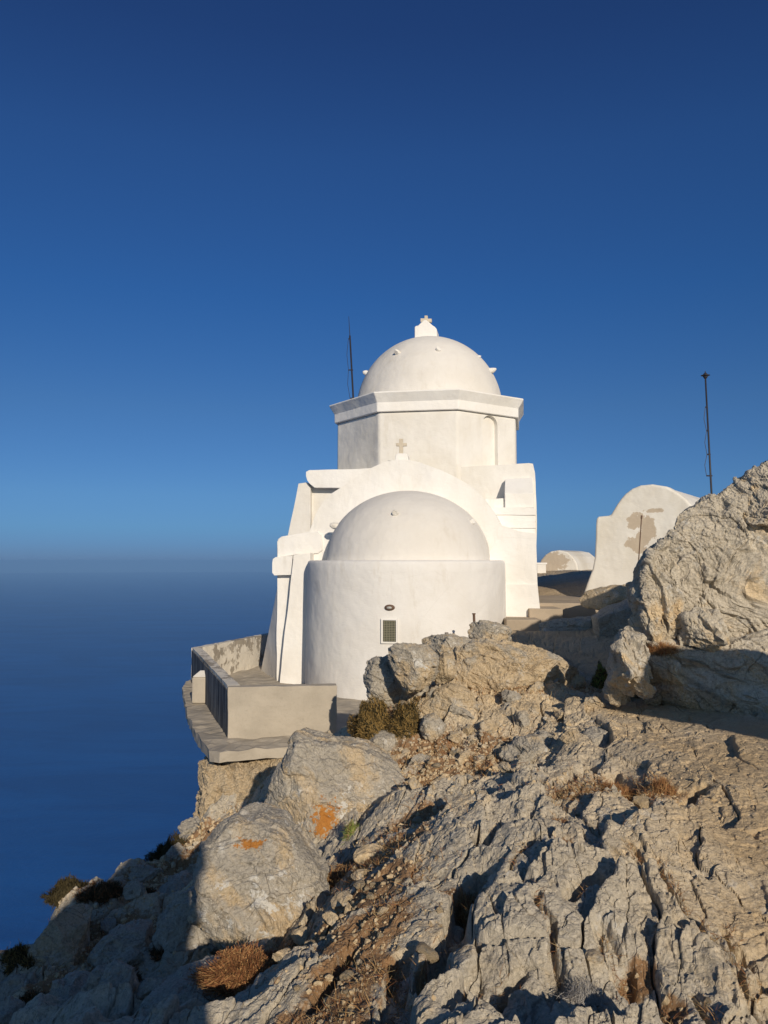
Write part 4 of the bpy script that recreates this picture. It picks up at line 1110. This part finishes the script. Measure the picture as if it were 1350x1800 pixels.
for (a_, b_, c_, Y, lb_) in ((833,1098,1080,13.5,'short rusty metal stub sticking up behind the rock at the apse foot'), (785,1126,1114,12.9,'tiny metal stub between the flat rock and the apse wall')):
    bm = bmesh.new(); p0, p1 = P(a_ + 2, b_ + 25, Y), P(a_, c_, Y)
    tube(bm, (0, 0, 0), p1 - p0, .022, .022, 8); tube(bm, p1 - p0, p1 - p0 + np.array([0, 0, .02]), .03, .03, 8)
    o = bm_obj('metal_stub', bm, M_RUST); o.location = p0; tag(o, lb_, 'stub')

# ------------------------------------------------------------------ plants
def strands(name, mats, roots, dirs, lens, widths, seed, curl=0.5, nseg=4, parent=None, midx=None):
    rng = np.random.RandomState(seed)
    N = len(roots); roots = np.asarray(roots, float); d = np.asarray(dirs, float)
    d /= np.linalg.norm(d, axis=1)[:, None]
    side = np.cross(d, rng.normal(size=(N, 3))); side /= np.linalg.norm(side, axis=1)[:, None]
    bend = np.cross(d, side)
    pts = []
    for k in range(nseg + 1):
        t = k / nseg
        c = roots + d * (lens * t)[:, None] + bend * (curl * lens * t * t * rng.uniform(0.6, 1.0, N))[:, None] - np.array([0, 0, 1]) * (0.25 * curl * lens * t * t)[:, None]
        w = side * (widths * (1 - 0.75 * t))[:, None] * 0.5
        pts.append(c - w); pts.append(c + w)
    v = np.stack(pts, 1).reshape(-1, 3)
    m = 2 * (nseg + 1); base = np.arange(N)[:, None] * m
    f = np.concatenate([base + np.array([[2 * k, 2 * k + 1, 2 * k + 3, 2 * k + 2]]) for k in range(nseg)], 0)
    mi = None
    if midx is not None: mi = np.tile(midx, nseg)
    return np_mesh(name, v, f, mats, parent, matidx=mi)
def bush(name, label, cat, px, py, Y, rx, rz, n, mats, seed, ln=0.12, wd=0.006, curl=0.6, zfix=None, group=None, tangle=0.55):
    c = P(px, py, Y)
    z0 = gz(c[0], c[1]) if zfix is None else zfix
    rng = np.random.RandomState(seed)
    V = rng.normal(size=(n, 3)); V /= np.linalg.norm(V, axis=1)[:, None]; V[:, 2] = np.abs(V[:, 2])
    lump = 0.75 + 0.35 * perlin(V * 2.3 + seed, seed)
    rad = lump * rng.uniform(0.25, 1, n) ** 0.4
    p = V * rad[:, None] * np.array([rx, rx * 0.9, rz])
    d = V * min(1, .55 / tangle) + rng.normal(size=(n, 3)) * tangle + np.array([0, 0, 0.35 if tangle < 1 else 0])
    mi = rng.randint(0, len(mats), n)
    o = strands(name, mats, p - d * ln * .3, d, ln * rng.uniform(.5, 1.2, n), wd * rng.uniform(.6, 1.3, n), seed, curl, 3, midx=mi)
    o.location = (c[0], c[1], z0 - 0.02)
    tag(o, label, cat, group)
    return o
bush('thyme_bush', 'brown dry thyme bush lit by the sun at the foot of the dark ridge boulder', 'bush', 655,1300,8.9,.31,.60,16000,[M_THYME,M_THYME,M_THYMED],1,ln=.045,wd=.010,zfix=P(655,1308,8.95)[2])
bush('thyme_bush', 'darker thyme bush in the shaded gap right of the brown one', 'bush', 715,1305,8.85,.26,.58,12000,[M_THYMED,M_THYME],2,ln=.045,wd=.010,zfix=P(715,1305,8.9)[2])
bush('cushion_plant', 'red-brown dried cushion plant of tangled twigs below the lichened boulder', 'plant', 430,1706,4.55,.31,.075,26000,[M_BRACK,M_BRACKT,M_BRACK],3,tangle=3.0,ln=.028,wd=.0050,curl=2.2,zfix=P(432,1716,4.5)[2])
bush('green_tuft', 'small fresh green tuft beside the orange lichen patch', 'plant', 620,1462,6.6,.09,.17,1200,[M_GREEN,M_GREEN,M_STRAW],4,ln=.08,wd=.006,zfix=P(620,1472,6.6)[2])
bush('dry_shrub', 'dark bushy tuft at the skyline of the shaded slope beneath the terrace', 'bush', 300,1520,9.7,.42,.30,6000,[M_THYMED],5,ln=.06,wd=.012)
bush('dry_shrub', 'dark low shrub on the slope edge above the pale-topped boulder', 'bush', 118,1600,7.9,.30,.18,4000,[M_THYMED],6,ln=.06,wd=.012)
bush('dry_shrub', 'olive shrub at the far left edge beside the pale-topped boulder', 'bush', 30,1705,6.6,.2,.2,4000,[M_THYMED,M_THYME],7,ln=.06,wd=.01)
bush('dry_shrub', 'green-brown shrub in the shade at the left foot of the crag', 'bush', 1056,1205,9.9,.14,.36,4000,[M_THYMED,M_THYME,M_GREEN],8,ln=.05,wd=.010)
bush('dry_shrub', 'rust-brown dry shrub left of the hollow in the trodden slab', 'bush', 1082,1385,5.8,.17,.11,2600,[M_BRACK,M_BRACKT],9,ln=.06,wd=.004)
bush('dry_shrub', 'rust-brown dry shrub right of the hollow in the trodden slab', 'bush', 1165,1395,5.65,.13,.11,2200,[M_BRACK,M_BRACKT],10,ln=.06,wd=.004)
bush('dry_shrub', 'reddish dry sprig in the cleft left of the domed bedrock hump', 'bush', 815,1570,4.45,.13,.13,1800,[M_BRACK,M_BRACKT,M_STRAW],11,ln=.07,wd=.004)
bush('grass_tuft', 'curly tan grass tuft in the dark hollow near the bottom centre', 'grass tuft', 755,1735,3.5,.12,.16,1800,[M_STRAW,M_BRACKT],12,ln=.12,wd=.0035,curl=1.3)
bush('dead_twigs', 'grey tangle of dead twigs on the bedrock above the long dry patch', 'twigs', 1030,1705,3.35,.12,.05,1500,[M_GREYT],13,ln=.05,wd=.003,curl=1.0)
bush('dry_shrub', 'red-brown dry tuft in front of the long buff rock ridge', 'bush', 905,1205,10.3,.35,.10,2500,[M_BRACK,M_BRACKT],14,ln=.07,wd=.006)
bush('dry_shrub', 'red-brown tuft growing on the ledge of the crag', 'bush', 1165,1140,8.2,.25,.08,1800,[M_BRACK,M_BRACKT],15,ln=.09,wd=.005,zfix=P(1165,1140,8.2)[2])
bush('dry_shrub', 'rust-coloured dry brush filling the gully right of the lichened boulder', 'bush', 590,1510,5.9,.2,.10,2200,[M_BRACKT,M_STRAW,M_BRACK],16,ln=.09,wd=.004)
bush('dry_shrub', 'long rust-brown litter of dry stems in the bedrock slot at lower right', 'bush', 1165,1745,3.2,.11,.05,3500,[M_BRACK,M_BRACKT],17,ln=.05,wd=.003)

# dry grass over the gully and in joints: one mass
def scatter_pts(n, pts, seed, thr=0.35):
    rng = np.random.RandomState(seed)
    w = np.array([p[2] ** 2 * p[3] for p in pts]); idx = rng.choice(len(pts), n, p=w / w.sum())
    b = np.array(pts)[idx]
    return b[:, 0] + rng.normal(size=n) * b[:, 2] * .62, b[:, 1] + rng.normal(size=n) * b[:, 2] * .62, rng
x, y, rng = scatter_pts(42000, SOIL, 5)
m = (edge_sd(x, y) < -0.1) & (y > 1.5) & (fbm(np.stack([x, y, 0 * x], 1) * 3.2, 3, 77) > 0.0); x, y = x[m], y[m]
z = terrain(x, y, False); n = len(x)
d = rng.normal(size=(n, 3)) * 0.75 + np.array([0, 0, 0.65])
g_ = strands('dry_grass', [M_STRAW, M_BRACKT, M_BRACK], np.stack([x, y, z - .005], 1), d, rng.uniform(.02, .075, n) * (1 + .8 * (rng.rand(n) > .93)), rng.uniform(.002, .0045, n) * np.clip(y / 4.5, 1, 2.5), 9, 0.9, 3, midx=rng.randint(0, 3, n))
tag(g_, 'dry straw and rust coloured grass over the stony gully', 'grass', kind='stuff')
pr_ = []
rng = np.random.RandomState(31)
for pts, w_, d_ in SLOTS:
    for (ax_, ay_), (bx_, by_) in zip(pts[:-1], pts[1:]):
        L_ = math.hypot(bx_ - ax_, by_ - ay_); nn_ = int(260 * L_ / .5); t_ = rng.rand(nn_)
        pr_.append(np.stack([ax_ + (bx_ - ax_) * t_ + rng.normal(size=nn_) * w_ * .5, ay_ + (by_ - ay_) * t_ + rng.normal(size=nn_) * w_ * .5], 1))
pr_ = np.concatenate(pr_); n = len(pr_)
g_ = strands('crevice_grass', [M_BRACKT, M_STRAW, M_BRACK], np.stack([pr_[:, 0], pr_[:, 1], terrain(pr_[:, 0], pr_[:, 1], False) - .004], 1), rng.normal(size=(n, 3)) * .7 + np.array([0, 0, .7]), rng.uniform(.02, .07, n), rng.uniform(.0018, .0035, n), 19, 1.0, 3, midx=rng.randint(0, 3, n))
tag(g_, 'dry rust-brown grass growing in the crevices of the bedrock', 'grass', kind='stuff')
for k, (a_, b_, Y_, r_, lb_) in enumerate(((175,1625,7.7,.26,'dark scrub in the hollow above the rounded shaded boulder'),(150,1760,5.8,.28,'dark scrub between the two shaded boulders near the lower left corner'),(250,1600,8.0,.22,'dark scrub below the skyline, left of the dark rounded boulder'),
        (320,1500,9.8,.3,'dark scrub at the foot of the rock pier'),(300,1700,5.9,.2,'dark scrub at the foot of the upright shaded boulder'),(205,1780,5.3,.2,'dark scrub at the bottom edge of the shaded slope'),(60,1770,5.9,.24,'dark scrub beside the bottom left corner'))):
    bush('dry_shrub', lb_, 'bush', a_, b_, Y_, r_, .09, 3500, [M_THYMED, M_BRACK, M_THYMED], 40 + k, ln=.06, wd=.008)
# single stalks
for k, (a_, b_, Y, c_, d_, lb_) in enumerate(((860,1600,4.1,905,1700,'long bent straw stalk leaning over the bedrock near the bottom centre'),(690,1340,9.6,677,1278,'single dry stalk standing in front of the thyme bush'),(355,1470,9.8,345,1425,'dry stalk at the skyline beside the rock pier'))):
    bm = bmesh.new(); p0 = P(a_, b_, Y); p1 = P(c_, d_, Y - (.5 if k == 0 else 0)); mid = (p0 + p1) / 2 + np.array([.02, 0, .04])
    tube(bm, (0, 0, 0), mid - p0, .005, .004, 5); tube(bm, mid - p0, p1 - p0, .004, .002, 5)
    o = bm_obj('dry_stalk', bm, M_STRAW); o.location = p0; tag(o, lb_, 'stalk')

# ------------------------------------------------------------------ loose stones
def stone_mesh(seed, n=3):
    V, Fc = ico(n); rng = np.random.RandomState(seed)
    q = V * rng.uniform(.7, 1.3, 3) * np.array([1, .8, .6])
    for k in range(7):
        n_ = rng.normal(size=3); n_ /= np.linalg.norm(n_); h = q @ n_ - rng.uniform(.35, .62); q = q - np.maximum(h, 0)[:, None] * n_
    q = q + .06 * np.stack([fbm(q * 3 + k * 9, 3, seed) for k in range(3)], 1)
    return q, Fc
protos = []
x, y, rng = scatter_pts(420, [s for s in SOIL if s[1] > 3 and s[0] > -2.2], 15)
m = (edge_sd(x, y) < -0.3) & (y > 2.6); x, y = x[m][:200], y[m][:200]; z = terrain(x, y, False)
meshes = []
for k in range(10):
    q, Fc = stone_mesh(300 + k)
    o = np_mesh('loose_stone', q, Fc, [M_PEB, M_PEB, M_ROCKW][k % 3]); meshes.append(o.data); protos.append(o)
for i in range(len(x)):
    o = protos[i] if i < 10 else protos[i % 10].copy()
    if i >= 10: COL.objects.link(o)
    s = 0.022 * float(np.exp(rng.normal() * .45)) * (1.6 if i % 9 == 0 else 1) * max(1, y[i] / 5.5)
    o.scale = (s, s, s); o.rotation_euler = (rng.uniform(-.4, .4), rng.uniform(-.4, .4), rng.uniform(0, 6.28)); o.location = (x[i], y[i], z[i] + .12 * s)
    tag(o, 'small angular limestone stone lying loose among dry grass in the rubble gully', 'stone', 'loose stones in the gully')
big = [(800,1555,4.9,.05,'x'),(650,1525,5.7,.11,'flat cream stone in the middle of the gully, right of the lichened boulder'),(728,1448,7.0,.09,'white flat stone at the right rim of the gully'),
       (530,1645,5.0,.09,'cream stone touching the right foot of the lichened boulder'),(605,1640,4.9,.10,'blocky pale stone in the lower gully'),(585,1675,4.6,.07,'flat pale stone below the blocky one in the lower gully'),
       (632,1598,5.2,.07,'buff egg-shaped stone in the brown grass of the gully'),(500,1745,4.3,.07,'pale yellow stone in the dry grass right of the grey slab'),(840,1382,7.2,.05,'upright white stone at the head of the gully'),
       (760,1345,8.6,.09,'pale stone below the rubble hump in the upper gully'),(1045,1655,3.5,.05,'broken cream stone lying on the bedrock above the dead twigs'),(545,1465,7.4,.10,'dark round stone between the two lichened boulders')]
for k, (a_, b_, Y, s, lb_) in enumerate(big[1:]):
    p = P(a_, b_, Y); q, Fc = stone_mesh(400 + k, 4)
    o = np_mesh('stone', q * s, Fc, [M_PEB, M_ROCKW][k % 2]); zz = gz(p[0], p[1]); o.location = (p[0], p[1], zz + s * .25); tag(o, lb_, 'stone')
# gravel: one mass
x, y, rng = scatter_pts(9000, SOIL, 25); m = (edge_sd(x, y) < -0.1) & (y > 1.5); x, y = x[m], y[m]; z = terrain(x, y, False)
q, Fc = ico(1); N = len(x)
s = 0.0075 * np.exp(rng.normal(size=N) * .5) * np.clip(y / 4.5, 1, 2.2)
jit = rng.uniform(.6, 1.25, (N, len(q), 1)); ax = rng.uniform(.6, 1.2, (N, 1, 3))
v = (q[None] * jit * ax * s[:, None, None] + np.stack([x, y, z], 1)[:, None]).reshape(-1, 3)
f = (Fc[None] + (np.arange(N) * len(q))[:, None, None]).reshape(-1, 3)
tag(np_mesh('gravel', v, f, M_PEB), 'pale angular gravel strewn through the gully and hollows', 'gravel', kind='stuff')

# ------------------------------------------------------------------ sea, hill, haze
SEA = -450.0
t = NT('sea_water')
c = t.mix(t.ramp(t.noise(0.0016, 7, 0.68, v=t.vec((1, 2.8, 1)), dist=0.8), 0.35, 0.65), (0.001, 0.062, 0.25), (0.002, 0.088, 0.33))
n = t.bump(t.noise(0.09, 6, 0.65, v=t.vec((1, 1.6, 1))), 0.5, 3.0)
M_SEA = t.fin(c, 0.5, n, 0.08)
NS = 128
v = [(0, 0, SEA)] + [(31500 * math.cos(2 * math.pi * i / NS), 31500 * math.sin(2 * math.pi * i / NS), SEA) for i in range(NS)]
f = [(0, 1 + i, 1 + (i + 1) % NS) for i in range(NS)]
structure(np_mesh('sea', v, f, M_SEA))
# flank of the mountain down to the water
na, nr = 180, 60
A_ = np.linspace(0, 2 * math.pi, na, endpoint=False); Rr = np.linspace(0, 1, nr)
Rg, Ag = np.meshgrid(Rr, A_, indexing='ij')
rad = 24 + Rg * 300
px_, py_ = 14 + rad * np.cos(Ag), 6 + rad * np.sin(Ag)
hz = -22 - (SEA * -1 + 20 - 22) * Rg ** 0.9
p3 = np.stack([px_.ravel(), py_.ravel(), hz.ravel()], 1)
k_ = (1 + 0.10 * fbm(p3 / 60, 4, 7) * Rg.ravel())
hx = 14 + (p3[:, 0] - 14) * k_; hy = 6 + (p3[:, 1] - 6) * k_
v = np.stack([hx, hy, p3[:, 2]], 1)
i = np.arange(nr - 1)[:, None]; j = np.arange(na)[None, :]; j2 = (j + 1) % na
f = np.stack([i * na + j, i * na + j2, (i + 1) * na + j2, (i + 1) * na + j], 2).reshape(-1, 4)[:, ::-1]
structure(np_mesh('hill', v, f, M_ROCKG))

bm = bmesh.new(); bmesh.ops.create_cube(bm, size=1)
HZ0, HZ1 = SEA - 25, 9.0
for v_ in bm.verts: v_.co = (v_.co.x * 200000, v_.co.y * 200000, HZ0 + (v_.co.z + .5) * (HZ1 - HZ0))
mh = bpy.data.materials.new('haze_air'); mh.use_nodes = True
nh = mh.node_tree.nodes; nh.clear(); oh = nh.new('ShaderNodeOutputMaterial'); vh = nh.new('ShaderNodeVolumePrincipled')
vh.inputs['Color'].default_value = (0.132, 0.272, 0.535, 1); vh.inputs['Density'].default_value = 8e-5; vh.inputs['Anisotropy'].default_value = -0.3
mh.node_tree.links.new(vh.outputs[0], oh.inputs['Volume'])
hz_ = bm_obj('haze', bm, mh); hz_['kind'] = 'stuff'
